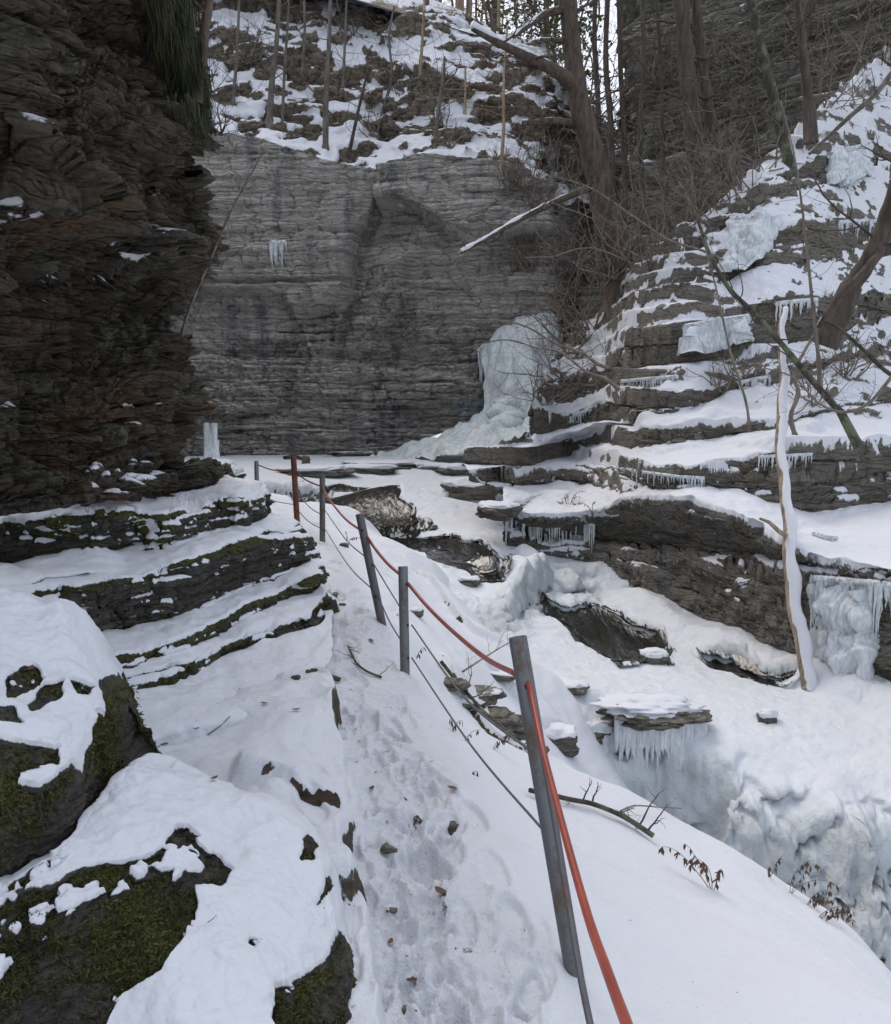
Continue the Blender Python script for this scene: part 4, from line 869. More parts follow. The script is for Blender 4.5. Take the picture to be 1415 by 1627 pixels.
postdef = [((822, 1012), 2.86, (903, 1492), 2.72, .0305, M_galv, 'dull grey galvanised post leaning left'),
           ((640, 900), 5.32, (643, 1062), 5.25, .029, M_galv, None), ((571, 817), 6.15, (604, 978), 6.0, .029, M_dkmet, 'dark brown post leaning left'),
           ((512, 757), 9.3, (512, 856), 9.2, .03, M_galv, None), ((466, 725), 9.9, (472, 832), 9.8, .032, M_rust, 'rusted orange brown post'), ((407, 733), 12.3, (408, 776), 12.2, .03, M_galv, None)]
holes = {0: [(838, 1086)], 1: [(649, 927), (652, 992), (652, 1044)], 2: [(576, 842), (592, 897), (597, 946)], 3: [(514, 778), (514, 810), (514, 842)], 4: [(470, 752), (472, 784), (473, 812)], 5: []}
posts = []
for i, (tu, td, bu, bd, r, m, lb) in enumerate(postdef):
    a_ = PD(*tu, td); b_ = PD(*bu, bd); o = pipe(a_, b_, r, m); posts.append((a_, b_, r, o))
    if lb: o['label'] = lb
    for (hu, hv) in holes[i]:
        f = (hv - tu[1]) / (bu[1] - tu[1]); d = td + (bd - td) * f
        c = PD(hu, hv, d); axp = a_ + (b_ - a_) * f; nn = c - axp; nn[1] = -abs(r) * 1.0; nn /= np.linalg.norm(nn)
        h = cyl_disc(axp + nn * (r * .985), nn, .0085 if i else .013, 'cable_hole_shade', M_bore_shade, None, .003); h.parent = o
def sag(pts, n=14):
    pts = np.array(pts, float); out = cubic_resample(pts, n * (len(pts) - 1) + 1, 0); return out
def cable(name, pts, r, mat, label=None, sides=8):
    tb = TB(); tb.tube(sag(pts), r, sides); o = tb.build(name, mat); rebase(o, rail)
    if label: o['label'] = label
    return o
p1f = 2.80
cable('sleeved_cable', [PD(838, 1084, 2.82), PD(843, 1100, 2.76), PD(862, 1190, 2.5), PD(893, 1310, 2.10), PD(932, 1450, 1.72), PD(965, 1545, 1.45), PD(1000, 1640, 1.24), PD(1045, 1760, 1.02)], .0098, M_red, 'brick red plastic sleeved handrail cable, nearest length', 12)
cable('bare_cable', [PD(838, 1086, 2.83), PD(848, 1130, 2.76), PD(862, 1200, 2.68), PD(880, 1300, 2.50), PD(900, 1420, 2.28), PD(920, 1540, 2.05), PD(940, 1640, 1.9), PD(965, 1760, 1.7)], .0090, M_dkmet, 'dark weathered cable hanging behind the red one', 10)
cable('sleeved_cable', [PD(648, 927, 5.30), PD(680, 965, 5.0), PD(720, 1004, 4.4), PD(770, 1045, 3.5), PD(818, 1070, 2.88)], .0105, M_red)
cable('sleeved_cable', [PD(576, 842, 6.13), PD(596, 872, 6.0), PD(616, 896, 5.6), PD(636, 913, 5.35)], .010, M_red)
cable('sleeved_cable', [PD(513, 777, 9.28), PD(530, 803, 8.5), PD(550, 826, 7.3), PD(571, 841, 6.2)], .0095, M_red)
cable('sleeved_cable', [PD(469, 750, 9.88), PD(485, 762, 9.7), PD(500, 769, 9.5), PD(511, 773, 9.3)], .009, M_rust)
cable('sleeved_cable', [PD(410, 739, 12.2), PD(430, 746, 11.5), PD(450, 748, 10.7), PD(466, 747, 9.95)], .009, M_rust)
for pts in ([PD(654, 993, 5.26), PD(735, 1105, 4.0), PD(842, 1192, 2.88)], [PD(654, 1045, 5.24), PD(745, 1180, 3.8), PD(862, 1318, 2.84)],
            [PD(594, 897, 6.08), PD(617, 935, 5.7), PD(640, 972, 5.3)], [PD(600, 946, 6.03), PD(619, 988, 5.6), PD(641, 1024, 5.28)],
            [PD(517, 812, 9.25), PD(550, 858, 7.4), PD(585, 888, 6.12)], [PD(517, 842, 9.22), PD(553, 898, 7.3), PD(590, 935, 6.05)],
            [PD(473, 785, 9.84), PD(492, 806, 9.5), PD(511, 818, 9.25)], [PD(474, 812, 9.82), PD(492, 830, 9.5), PD(511, 840, 9.24)],
            [PD(410, 786, 12.2), PD(440, 797, 11), PD(470, 802, 9.9)]):
    cable('wire_rope', pts, .0052, M_wire, None, 6)

# ================================================================== ICE THINGS
def fall_sheet(rows, ncol, counts, rib, seed):
    C = []
    for line in rows:
        u, v, d = np.array(line, float).T; tt = np.linspace(0, 1, 16); uu = u[0] + (u[-1] - u[0]) * tt; a, e = ray(uu, np.interp(uu, u, v)); dd = np.interp(uu, u, d); C.append(np.stack([a * dd, dd, e * dd], -1))
    C = np.array(C); P, _ = rows_resample(cubic_resample(C, ncol, 1), counts, [0] * len(counts) + [0]); P = blur(P, 2, 1); n = toward(P, gnormal(blur(P, 4, 1)))
    r = np.abs(fbm(P, rib, 3, seed, (1.6, 1.6, .16))) * 2; l = np.abs(fbm(P, rib * .7, 3, seed + 1)) * 2
    return P + n * (.16 * r + .14 * l + .04 * fbm(P, rib * 3, 3, seed + 3, (1, 1, .5)))[..., None]
def icicles(label, line, lens, n, rad, d_off=.05, src=None, seed=0, mat=None, group=None, fuse=True, cone=True, rep_=0):
    """one frozen curtain: fused sheet at its root and tapering spikes"""
    rnd = random.Random(seed); tb = TB(); line = np.array(line, float); t = np.linspace(0, 1, len(line)); n = int(n * 1.5); rpts = []
    root = None
    for i in range(n):
        f = (i + rnd.random()) / n; u = np.interp(f, t, line[:, 0]); v = np.interp(f, t, line[:, 1]); L = np.interp(f, np.linspace(0, 1, len(lens)), lens) * rnd.uniform(.35, 1.1)
        if root is None or i % 4 == 0 or True: p = at(u, v, 6, d_off, src)
        rpts.append(p + np.array([0, rad * .5, .02])); d = p[1]; m = d / FPX; Lm = L * m; r0 = rad * rnd.uniform(.5, 1.2)
        pts = []; rr = []; K = 9
        for k in range(K):
            g = k / (K - 1); pts.append(p + np.array([rnd.gauss(0, .15) * r0, rnd.gauss(0, .15) * r0, .04 - g * Lm])); rr.append(max(.0015, r0 * ((1 - g) ** .75 if cone else 1 - .35 * g) * (1 + .25 * math.sin(g * 20 + i))))
        tb.tube(pts, rr, 7)
    rpts = np.array(rpts); rpts[:, 1] = np.convolve(np.pad(rpts[:, 1], 2, mode='edge'), np.ones(5) / 5, 'valid'); tb.tube(rpts, rad * 1.6, 6)
    o = tb.build('icicle_curtain', mat or M_icicle); tag(o, label, 'icicles', group); return o
G_IC = 'icicle curtains hanging from the rock ledges'
icd = [
 ('icicles under the low overhanging slab at the stream bend, left row', [(803, 812), (815, 828), (835, 838)], [70, 60, 40], 14, .022, .03, [sR]),
 ('long icicles under the snowy slab above the churned ice', [(838, 838), (862, 842), (900, 842)], [50, 60, 45], 16, .02, .03, [sR]),
 ('icicles at the right end of the snowy overhanging slab', [(905, 842), (925, 838), (945, 836)], [70, 95, 30], 12, .018, .03, [sR]),
 ('grey icicle curtain under the middle bank ledge', [(980, 746), (1000, 748), (1012, 752)], [38, 42, 30], 14, .018, .04, [sR]),
 ('wide frozen seep with ribbed icicles below the mid bank ledge', [(1086, 522), (1140, 512), (1190, 505)], [46, 50, 44], 42, .035, .06, [sR]),
 ('tall smooth ice flow in the upper bank notch', [(1160, 352), (1190, 350), (1232, 348)], [100, 88, 45], 30, .05, .06, [sR]),
 ('high icicle curtain below the topmost bank ledge', [(1316, 248), (1345, 240), (1372, 236)], [60, 56, 44], 30, .04, .06, [sR]),
 ('row of icicles on the rock face right of the snowy log', [(1290, 922), (1345, 926), (1400, 932)], [130, 160, 90], 34, .028, .04, [sR]),
 ('icicles hanging at the right frame edge low wall', [(1400, 930), (1440, 938), (1490, 945)], [70, 100, 60], 16, .022, .04, [sR]),
 ('thin icicles below the small ledge right of the log', [(1290, 850), (1310, 856), (1330, 858)], [40, 30, 22], 12, .015, .04, [sR]),
 ('two white icicles on the dark back wall at the left', [(428, 385), (440, 388), (454, 386)], [45, 40, 46], 9, .055, .10, [sB]),
 ('icicle fringe on the wall just left of the frozen waterfall', [(760, 560), (768, 552), (776, 548)], [60, 80, 60], 9, .06, .25, [sB]),
 ('short icicles in the middle of the bank rock band', [(1175, 610), (1200, 604), (1225, 600)], [25, 30, 25], 10, .02, .05, [sR]),
 ('icicle row below the second ledge from the stream, centre', [(1020, 752), (1080, 760), (1120, 762)], [26, 18, 24], 20, .016, .04, [sR]),
 ('icicle row under the rock band left of the mid bank brush', [(985, 608), (1030, 604), (1080, 600)], [22, 34, 20], 18, .022, .05, [sR]),
 ('small icicles under the ledge behind the snowy log', [(1205, 728), (1250, 726), (1290, 724)], [22, 30, 20], 16, .014, .04, [sR]),
 ('icicle row high on the right bank by the frame edge', [(1330, 355), (1370, 352), (1410, 354)], [40, 30, 44], 18, .025, .05, [sR]),
 ('icicles under the bank end ledge facing the waterfall', [(870, 655), (900, 668), (940, 650)], [20, 26, 16], 14, .025, .05, [sR]),
 ('icicles under the bank ledge near the far cliff', [(1230, 485), (1270, 480), (1300, 478)], [40, 30, 26], 14, .025, .05, [sR])]
for i, q in enumerate(icd): icicles(q[0], q[1], q[2], q[3], q[4], q[5], q[6], 500 + i, group=G_IC)
def flow(line, bot, seed, parent, rib=3.0, off=.05):
    rows = []
    n = 8; t = np.linspace(0, 1, n); lu = np.interp(t, np.linspace(0, 1, len(line)), [p[0] for p in line]); lv = np.interp(t, np.linspace(0, 1, len(line)), [p[1] for p in line]); bu = np.interp(t, np.linspace(0, 1, len(bot)), [p[0] for p in bot]); bv = np.interp(t, np.linspace(0, 1, len(bot)), [p[1] for p in bot])
    for f in np.linspace(0, 1, 6):
        r = []
        for k in range(n):
            u = lu[k] + (bu[k] - lu[k]) * f; v = lv[k] + (bv[k] - lv[k]) * f; d = at(u, v, 6, 0, [sR])[1]; r.append((u, v, d - off * math.sin(math.pi * (k + .4) / (n - .2)) ** .5 - (.08 * f if 0 < k < n - 1 else -.1)))
        rows.append(r)
    P = fall_sheet(rows, 90, [16] * 5, rib, seed); o = grid_obj('ice_sheet', P, M_icicle, parent); return o
_cur = {o['label']: o for o in COL.objects if 'label' in o}
flow([(1088, 524), (1140, 514), (1196, 506)], [(1086, 566), (1140, 560), (1190, 545)], 661, _cur[icd[4][0]])
flow([(1162, 354), (1190, 350), (1236, 348)], [(1150, 440), (1175, 440), (1212, 400)], 662, _cur[icd[5][0]], 2.4)
flow([(1316, 250), (1345, 242), (1374, 238)], [(1316, 296), (1345, 300), (1370, 284)], 663, _cur[icd[6][0]])
flow([(1296, 924), (1340, 927), (1390, 932)], [(1300, 1060), (1345, 1078), (1385, 1080)], 664, _cur[icd[7][0]], 4.0, .03)
# icicle columns reaching the churned ice
icicles('pale ice column dropping from the slab into the churned ice', [(842, 845), (848, 845)], [62, 66], 3, .035, .05, [sR], 540, group=G_IC, cone=False)
# frozen waterfall
Pf = fall_sheet([[(772, 560, 29), (800, 522, 28.6), (832, 506, 28.5), (868, 501, 28.6), (884, 506, 29.5)], [(768, 575, 28.3), (800, 545, 27.6), (840, 530, 27.4), (870, 530, 27.7), (886, 540, 29.5)],
                 [(774, 620, 27.9), (810, 615, 27.0), (850, 612, 26.9), (886, 615, 29)], [(770, 660, 27.5), (810, 655, 26.5), (850, 652, 26.4), (890, 655, 28)], [(735, 680, 27.0), (790, 672, 25.6), (850, 668, 25.4), (900, 668, 27)],
                 [(680, 705, 27.0), (760, 692, 25.0), (850, 690, 24.2), (910, 690, 26)], [(600, 726, 28.0), (740, 712, 24.5), (850, 708, 23.5), (920, 708, 25)], [(580, 740, 27), (740, 730, 24), (850, 730, 23), (920, 730, 24)]], 260, [16, 34, 28, 18, 16, 12, 10], 1.3, 610)
fw = tag(empty('frozen_waterfall', tuple(PD(830, 700, 26))), 'tall pale green frozen waterfall in the corner of the back wall', 'frozen waterfall')
o = grid_obj('ice_sheet', Pf, M_falls, attrs=None); rebase(o, fw)
def blob(name, c, r, mat, parent=None, seed=0, n=26, f=1.5, amp=.3, flat=0.0):
    th = np.linspace(0, math.pi, n); ph = np.linspace(0, 2 * math.pi, n * 2 + 1); T, Pp = np.meshgrid(th, ph, indexing='ij')
    D = np.stack([np.sin(T) * np.cos(Pp), np.sin(T) * np.sin(Pp), np.cos(T)], -1); rr = 1 + amp * fbm(D + seed * 3.7, f, 4, seed)
    P = D * rr[..., None] * np.array(r); P[:, -1] = P[:, 0]
    o = grid_obj(name, P + np.array(c), mat, attrs=dict(snow=sstep(.35, .6, D[..., 2] + .25 * fbm(D, 2, 3, seed + 1)) * flat, tone=.4 + 0 * T, moss=0 * T, ice=0 * T))
    if parent is not None: rebase(o, parent)
    return o
for i, (u, v, r) in enumerate([(806, 640, .42), (800, 655, .5), (812, 662, .42), (803, 672, .5)]): blob('ice_bulge', PD(u, v, 25.9 - i * .2), (r, .4, r * .5), M_falls, fw, 620 + i, 16)
tb = TB(); rnd = random.Random(5)
for i in range(9):
    u = 850 + i * 3.6; L = rnd.uniform(.5, 1.3); p = PD(u, 552 + rnd.uniform(-4, 4), 27.0); tb.tube([p, p - [0, 0, L * .6], p - [0, 0, L]], [.10, .07, .01], 6)
rebase(tb.build('icicle_fringe', M_icicle), fw)
# trickle of ice at the foot of the left cliff
ft = tag(empty('frozen_trickle', tuple(PD(348, 735, 15.5))), 'small frozen trickle flaring at the foot of the dark left cliff', 'frozen waterfall')
tb = TB(); rnd = random.Random(14)
for i in range(10):
    u = 328 + i * 1.7; q = np.array([PD(u + rnd.uniform(-1, 1), v, 13.0 - .05 * k) for k, v in enumerate((668 + rnd.uniform(0, 40), 712, 724, 736))]); tb.tube(q, [.05, .045, .05, .07], 7)
rebase(tb.build('ice_column', M_icicle), ft)
blob('ice_mound', PD(346, 742, 12.8), (.26, .3, .13), M_falls, ft, 642, 26, 2.5, .3); blob('ice_mound', PD(362, 747, 12.7), (.20, .3, .09), M_falls, ft, 643, 26, 2.5, .3)
# icicle rock in the ice field
rk0 = at(1062, 1150, 8, 0, [sI]); pr = PD(1058, 1140, rk0[1] - .32)
ir = tag(empty('icicle_rock', tuple(pr)), 'flat rock edge in the ice field with a snow cap and a curtain of icicles', 'rock')
o = blob('stone', pr + np.array([-.05, .18, -.05]), (.46, .28, .08), M_bank, None, 651, 26, 3.0, .6); rebase(o, ir)
o = blob('snow_cap', pr + np.array([-.12, .26, .03]), (.46, .27, .07), M_cap, None, 652, 26, 3.0, .5); rebase(o, ir)
o = blob('hollow_shade_stone', pr + np.array([-.02, .30, -.34]), (.44, .22, .34), M_bank, None, 653, 26, 2.5, .4); rebase(o, ir)  # stone added to darken the hollow behind the icicles
tb = TB(); rnd = random.Random(8)
for i in range(54):
    f = i / 53; p = pr + np.array([-.44 + .84 * f, -.04 + .25 * abs(f - .5) , -.05 - .03 * f]); L = rnd.uniform(.25, .62) * (1 - .3 * f); r = rnd.uniform(.012, .032)
    tb.tube([p + [0, 0, .03], p - [0, 0, L * .4], p - [0, 0, L * .8], p - [rnd.gauss(0, .01), 0, L]], [r, r * .9, r * .6, r * .15], 7)
rebase(tb.build('icicles', M_icicle), ir)

# ================================================================== TREES
UPV = np.array([0, 0, 1.0])
def grow(tb, p, d, L, r, lvl, rnd, up=.15, wig=.16, kids=5, snow=None, spread=.9):
    n = max(4, int(5 + lvl * 2)); pts = [p]; dd = d / np.linalg.norm(d); 
    for k in range(n - 1):
        dd = dd + np.array([rnd.gauss(0, wig), rnd.gauss(0, wig), rnd.gauss(0, wig) + up * .3]); dd /= np.linalg.norm(dd); pts.append(pts[-1] + dd * L / (n - 1))
    pts = np.array(pts); rr = r * np.linspace(1, .25, n) ; tb.tube(pts, rr, 6 if r > .02 else (4 if r > .008 else 3), cap=False)
    if snow is not None and r > .012: snow.append((pts, rr))
    if lvl <= 0: return
    for i in range(kids):
        f = rnd.uniform(.25, 1.0); j = min(n - 2, int(f * (n - 1))); q = pts[j] + (pts[j + 1] - pts[j]) * rnd.random(); t = pts[j + 1] - pts[j]; t /= np.linalg.norm(t)
        s = np.array([rnd.gauss(0, 1), rnd.gauss(0, 1), rnd.gauss(0, .7)]); s -= t * (s @ t); s /= np.linalg.norm(s) + 1e-6
        grow(tb, q, t * (1 - spread * .45) + s * spread, L * rnd.uniform(.35, .65) * (1.1 - .4 * f), r * rnd.uniform(.4, .6) * (1.15 - .5 * f), lvl - 1, rnd, up, wig, kids, snow, spread)
def snow_on(paths, name='snow', parent=None, thick=.7):
    tb = TB()
    for pts, rr in paths:
        pts = np.array(pts); n = len(pts)
        if n < 3: continue
        q = cubic_resample(pts, n * 3, 0); r = np.interp(np.linspace(0, 1, n * 3), np.linspace(0, 1, n), rr)
        w = .5 + .5 * np.array([vnoise(x[0] * 5, x[1] * 5, x[2] * 5, 3) for x in q]).reshape(-1)
        tb.tube(q + UPV * (r[:, None] * .75), np.maximum(.002, r * thick * (.45 + w)), 7)
    return tb.build(name, M_cap, parent)
def tree(label, path, radii, mat, nb=8, blen=1.5, seed=0, snowy=(), lvl=2, kids=4, group=None, cat='tree', name='bare_tree', blo=.25, extra=(), crown_mat=None, up=.2, snowtrunk=False, br=.35, spread=.9):
    rnd = random.Random(seed); path = np.array(path, float); q = cubic_resample(path, max(10, 6 * len(path)), 0); rr = np.interp(np.linspace(0, 1, len(q)), np.linspace(0, 1, len(radii)), radii)
    root = empty(name, tuple(q[0])); tag(root, label, cat, group)
    tb = TB(); t0_ = q[0] - q[1]; t0_ = t0_ / np.linalg.norm(t0_) + np.array([0, 0, -.5]); base = q[0] + t0_ * max(.25, min(.5, 8 * radii[0])); qq = np.concatenate([[base], q]); r2 = np.concatenate([[rr[0] * 1.5], rr]); r2[1] *= 1.15
    tb.tube(qq, r2 * (1 + .06 * np.sin(np.arange(len(r2)) * 1.7)), 12); rebase(tb.build('trunk', mat), root)
    if nb or len(extra):
        tb = TB(); sn = []
        for i in range(nb):
            f = blo + (1 - blo) * (i + rnd.random()) / nb; j = min(len(q) - 2, int(f * (len(q) - 1))); a = rnd.uniform(0, 2 * math.pi)
            d = np.array([math.cos(a), math.sin(a), rnd.uniform(-.2, .8)]); grow(tb, q[j], d, blen * rnd.uniform(.5, 1.1) * (1.2 - .6 * f), rr[j] * br * rnd.uniform(.5, 1), lvl, rnd, up, .16, kids, None, spread)
        for (pp, r0, r1) in extra:
            pp = cubic_resample(np.array(pp, float), 6 * len(pp), 0); r_ = np.linspace(r0, r1, len(pp)); tb.tube(pp, r_, 8)
            for i in range(5):
                j = rnd.randrange(len(pp) // 3, len(pp) - 1); grow(tb, pp[j], np.array([rnd.gauss(0, 1), rnd.gauss(0, 1), rnd.uniform(0, 1)]), blen * .4, r_[j] * .35, 1, rnd, up, .2, 3)
        rebase(tb.build('crown', crown_mat or mat), root)
    if snowy:
        rebase(snow_on([(cubic_resample(np.array(pp, float), 6 * len(pp), 0), np.full(6 * len(pp), r)) for pp, r in snowy]), root)
    return root
# big leaning tree above the waterfall corner
b1 = at(985, 455, 8, 0, [sR]); D1 = b1[1] + .3
bl = [PD(985, 450, D1), PD(968, 380, D1 - .1), (PD(945, 260, D1 - .3)), PD(918, 150, D1 - .5), PD(905, 40, D1 - .7), PD(897, -90, D1 - .9), PD(890, -300, D1 - 1.1)]
m_ = D1 / FPX
brs = [([PD(916, 135, D1 - .5), PD(880, 112, D1 - .9), PD(840, 92, D1 - 1.2), PD(790, 68, D1 - 1.6), PD(750, 46, D1 - 1.9)], 11 * m_, 3 * m_),
       ([PD(903, 15, D1 - .7), PD(868, 22, D1 - .9), PD(838, 42, D1 - 1.2), PD(815, 60, D1 - 1.3)], 7 * m_, 2 * m_),
       ([PD(912, 196, D1 - .4), PD(880, 192, D1 - .7), PD(850, 195, D1 - .9), PD(830, 196, D1 - 1.0)], 5.5 * m_, 4 * m_),
       ([PD(937, 298, D1 - .3), PD(880, 322, D1 - 1.0), PD(820, 352, D1 - 1.6), PD(775, 378, D1 - 2.1), PD(732, 402, D1 - 2.4)], 6 * m_, 1.6 * m_),
       ([PD(800, 364, D1 - 1.8), PD(790, 380, D1 - 1.9), PD(768, 386, D1 - 2.0)], 2.4 * m_, 1 * m_), ([PD(785, 66, D1 - 1.6), PD(782, 35, D1 - 1.6), PD(775, 0, D1 - 1.7), PD(782, -40, D1 - 1.8)], 4 * m_, 1.2 * m_),
       ([PD(903, 66, D1 - .6), PD(880, 64, D1 - .9), PD(858, 63, D1 - 1.0)], 3 * m_, 2 * m_)]
tree('large brown tree leaning left above the frozen waterfall, snow along its broken limbs', bl, [23 * m_, 20 * m_, 18 * m_, 15 * m_, 13 * m_, 12 * m_, 10 * m_], M_barkR, 10, 2.0, 700, [(b[0], b[1] * .62) for b in (brs[0], brs[1], brs[3], brs[2], brs[6])], 3, 4, None, 'tree', 'leaning_tree', .45, brs)
def ptree(label, uv, dbase, w0, w1, mat, seed, **kw):
    n = len(uv); b = at(uv[0][0], uv[0][1], 8) if dbase is None else PD(*uv[0], dbase); d = b[1]; m = d / FPX; lean = kw.pop('lean', 0.0)
    return tree(label, [PD(u, v, d + lean * i / (n - 1)) for i, (u, v) in enumerate(uv)], [w0 * m / 2, w1 * m / 2], mat, seed=seed, **kw)
ptree('thick straight dark trunk in front of the far right cliff', [(1108, 330), (1100, 200), (1088, 80), (1078, -60), (1072, -260)], 20, 29, 20, M_bark, 701, nb=9, blen=2.2, blo=.3)
ptree('slimmer trunk just right of the thick dark trunk', [(1152, 290), (1135, 230), (1122, 150), (1108, 40), (1098, -120)], 20.5, 22, 12, M_bark, 702, nb=8, blen=1.8)
ptree('grey mottled tree rooted at the top of the snowy bank', [(1252, 255), (1236, 190), (1218, 110), (1200, 40), (1186, -40), (1176, -160)], None, 17, 10, M_lich, 703, nb=9, blen=1.6, lean=-.5)
ptree('brown tree standing behind the bank crest, before the cliff', [(1284, 160), (1276, 90), (1266, 0), (1258, -120)], 17, 15, 10, M_bark, 704, nb=7, blen=1.6)
ptree('leaning pale tree at the top right corner', [(1440, 30), (1420, -10), (1380, -60), (1350, -120)], 14, 16, 10, M_barkG, 705, nb=5, blen=1.5, blo=.1)
ptree('thin tree between the leaning tree and the far cliff', [(972, 330), (970, 200), (962, 90), (968, -60)], 27, 11, 7, M_bark, 706, nb=8, blen=2.4, blo=.3)
ptree('second thin tree in the bright gap', [(990, 360), (992, 230), (985, 100), (982, -80)], 29, 10, 6, M_bark, 707, nb=9, blen=2.6, blo=.2)
ptree('spindly tree left of the bright gap', [(946, 300), (950, 180), (944, 60), (948, -80)], 30, 10, 6, M_bark, 708, nb=9, blen=2.4, blo=.25)
ptree('upright dark tree behind the far end of the bank', [(1012, 400), (1020, 300), (1016, 220), (1022, 100), (1018, -80)], 24, 9, 6, M_bark, 709, nb=9, blen=2.2, blo=.2)
ptree('slender tree in shade left of the thick dark trunk', [(1060, 350), (1052, 240), (1050, 120), (1040, -40)], 22, 8, 5, M_bark, 710, nb=9, blen=2.0, blo=.15)
# saplings on the snowy slope above the back wall
for lb, uv, w, m in [('straight pale sapling at the rim of the back wall', [(517, 236), (518, 150), (523, 60), (526, -40)], 10, M_barkG), ('forked grey tree on the slope left of centre', [(428, 192), (432, 130), (440, 60), (446, -60)], 11, M_barkG),
                     ('thin stem right beside the forked grey tree', [(448, 200), (452, 110), (458, 20), (460, -60)], 5, M_barkG), ('dark slanting stem on the rim', [(554, 246), (566, 190), (580, 130), (586, 108)], 6, M_bark),
                     ('short leaning tree over the snow gully', [(690, 236), (696, 180), (704, 120), (706, 90)], 7, M_barkG), ('white birch sapling at the right end of the rim', [(796, 262), (800, 200), (800, 130), (806, 40)], 6, M_barkT),
                     ('low broken sapling in the slope rocks', [(738, 180), (739, 150), (739, 108)], 5, M_barkT), ('reddish young tree at the left top of the slope', [(322, 60), (330, 20), (338, -40), (345, -120)], 16, M_barkR),
                     ('thin tree high on the slope', [(545, 130), (548, 60), (552, -40)], 5, M_barkG), ('thin tree just below the hilltop woods', [(668, 110), (672, 40), (676, -40)], 5, M_barkT),
                     ('young tree on the left of the snow slope', [(480, 120), (484, 40), (480, -60)], 5, M_barkG), ('young tree over the rim by the left cliff', [(370, 160), (376, 90), (380, 0), (384, -80)], 6, M_barkG),
                     ('bent stem halfway up the slope', [(610, 170), (622, 120), (618, 60), (626, 10)], 5, M_barkG)]:
    ptree(lb, uv, None, w, max(2.5, w * .45), m, hash(lb) % 1000 if False else sum(map(ord, lb)), nb=9, blen=2.0, blo=.2, name='sapling', lvl=2, kids=3)
# leaning snowy log against the bank
lp = [PD(1283, 1098, 9.25), PD(1268, 1000, 9.5), PD(1252, 870, 9.85), PD(1244, 760, 10.3), PD(1240, 640, 10.9), PD(1243, 560, 11.2), PD(1244, 490, 11.5)]
lg = tag(empty('leaning_log', tuple(lp[0])), 'pale dead trunk plastered with snow, propped upright against the right bank', 'log')
q = cubic_resample(np.array(lp), 60, 0); q[:, 0] += .022 * np.sin(np.arange(60) * .33) + .012 * np.sin(np.arange(60) * .9); rr = np.linspace(.078, .036, 60) * (1 + .08 * np.sin(np.arange(60) * .9))
tb = TB(); tb.tube(q, rr, 12); rebase(tb.build('trunk', M_wood), lg)
tb = TB(); tb.tube([PD(1250, 852, 9.88), PD(1238, 845, 9.8), PD(1222, 830, 9.75), PD(1207, 824, 9.7)], [.03, .028, .022, .014], 8); rebase(tb.build('branch_stub', M_wood), lg)
tb = TB(); w = np.array([vnoise(i * .45, 3.3, .5, 9) for i in range(60)]).reshape(-1); w2 = np.array([vnoise(i * 1.1, 7.3, .5, 9) for i in range(60)]).reshape(-1)
tb.tube(q + np.stack([rr * (.22 + .22 * w), -rr * .5, rr * .1], -1), rr * (.98 + .30 * w + .22 * w2), 12); rebase(tb.build('snow', M_cap), lg)
# curved whip trees and limbs on the bank
def limb(label, uvd, w0, w1, mat, seed, snow=None, nb=6, blen=.7, name='bare_tree', kids=3, lvl=1, snap=True):
    d = uvd[0][2]; dl = (at(uvd[0][0], uvd[0][1], 8, 0, [sR, sL])[1] - .02 - d) if snap else 0; dl = dl if abs(dl) < 2.5 else 0; pts = [PD(p[0], p[1], p[2] + dl * (1 - .3 * i / len(uvd))) for i, p in enumerate(uvd)]; m = d / FPX
    return tree(label, pts, [w0 * m / 2, w1 * m / 2], mat, nb, blen, seed, [(pts[:], w0 * m * .28)] if snow else (), lvl, kids, None, 'tree', name, .2)
limb('crooked whip tree arching up left across the bank beside the log', [(1335, 655, 10.4), (1290, 605, 10.6), (1240, 545, 10.8), (1200, 500, 11), (1160, 460, 11.2), (1130, 410, 11.4), (1108, 350, 11.6), (1090, 310, 11.8), (1062, 265, 12)], 11, 3, M_lich, 801, nb=12, blen=1.2, lvl=2)
limb('long bare limb arching out over the frozen waterfall', [(1145, 597, 12.6), (1080, 591, 12.8), (1020, 589, 13), (960, 583, 13.2), (922, 560, 13.4), (880, 545, 13.6), (840, 521, 13.9), (800, 510, 14.1), (755, 509, 14.3)], 9, 2, M_twig, 802, nb=16, blen=1.6, lvl=2)
limb('second low limb reaching left in front of the waterfall', [(960, 600, 14), (930, 590, 14), (890, 560, 14.2), (850, 552, 14.4), (800, 540, 14.6), (730, 556, 15)], 5, 1.5, M_twig, 803, nb=12, blen=1.2, lvl=2)
limb('dark tree with exposed snowy root at the right frame edge', [(1352, 455, 10.6), (1385, 405, 10.5), (1408, 350, 10.4), (1440, 250, 10.2), (1480, 100, 10), (1500, -80, 9.8)], 28, 24, M_bark, 804, nb=4, blen=1.2)
limb('thick root running down left from the frame edge tree', [(1400, 400, 10.4), (1365, 440, 10.3), (1340, 462, 10.3), (1312, 500, 10.3), (1300, 520, 10.4)], 14, 7, M_bark, 805, True, 1, .4, 'tree_root')
limb('thin tree curving up through the middle of the bank', [(1190, 690, 10.9), (1185, 640, 10.9), (1160, 560, 11.1), (1140, 470, 11.4), (1122, 400, 11.7), (1100, 330, 12)], 6, 2, M_twig, 806, nb=9, blen=.9, lvl=2)
limb('slim stem standing right of the snowy log', [(1300, 570, 10.6), (1292, 500, 10.6), (1284, 420, 10.7), (1275, 340, 10.8), (1262, 250, 11), (1240, 160, 11.2)], 6, 2, M_twig, 807, nb=10, blen=1.0, lvl=2)
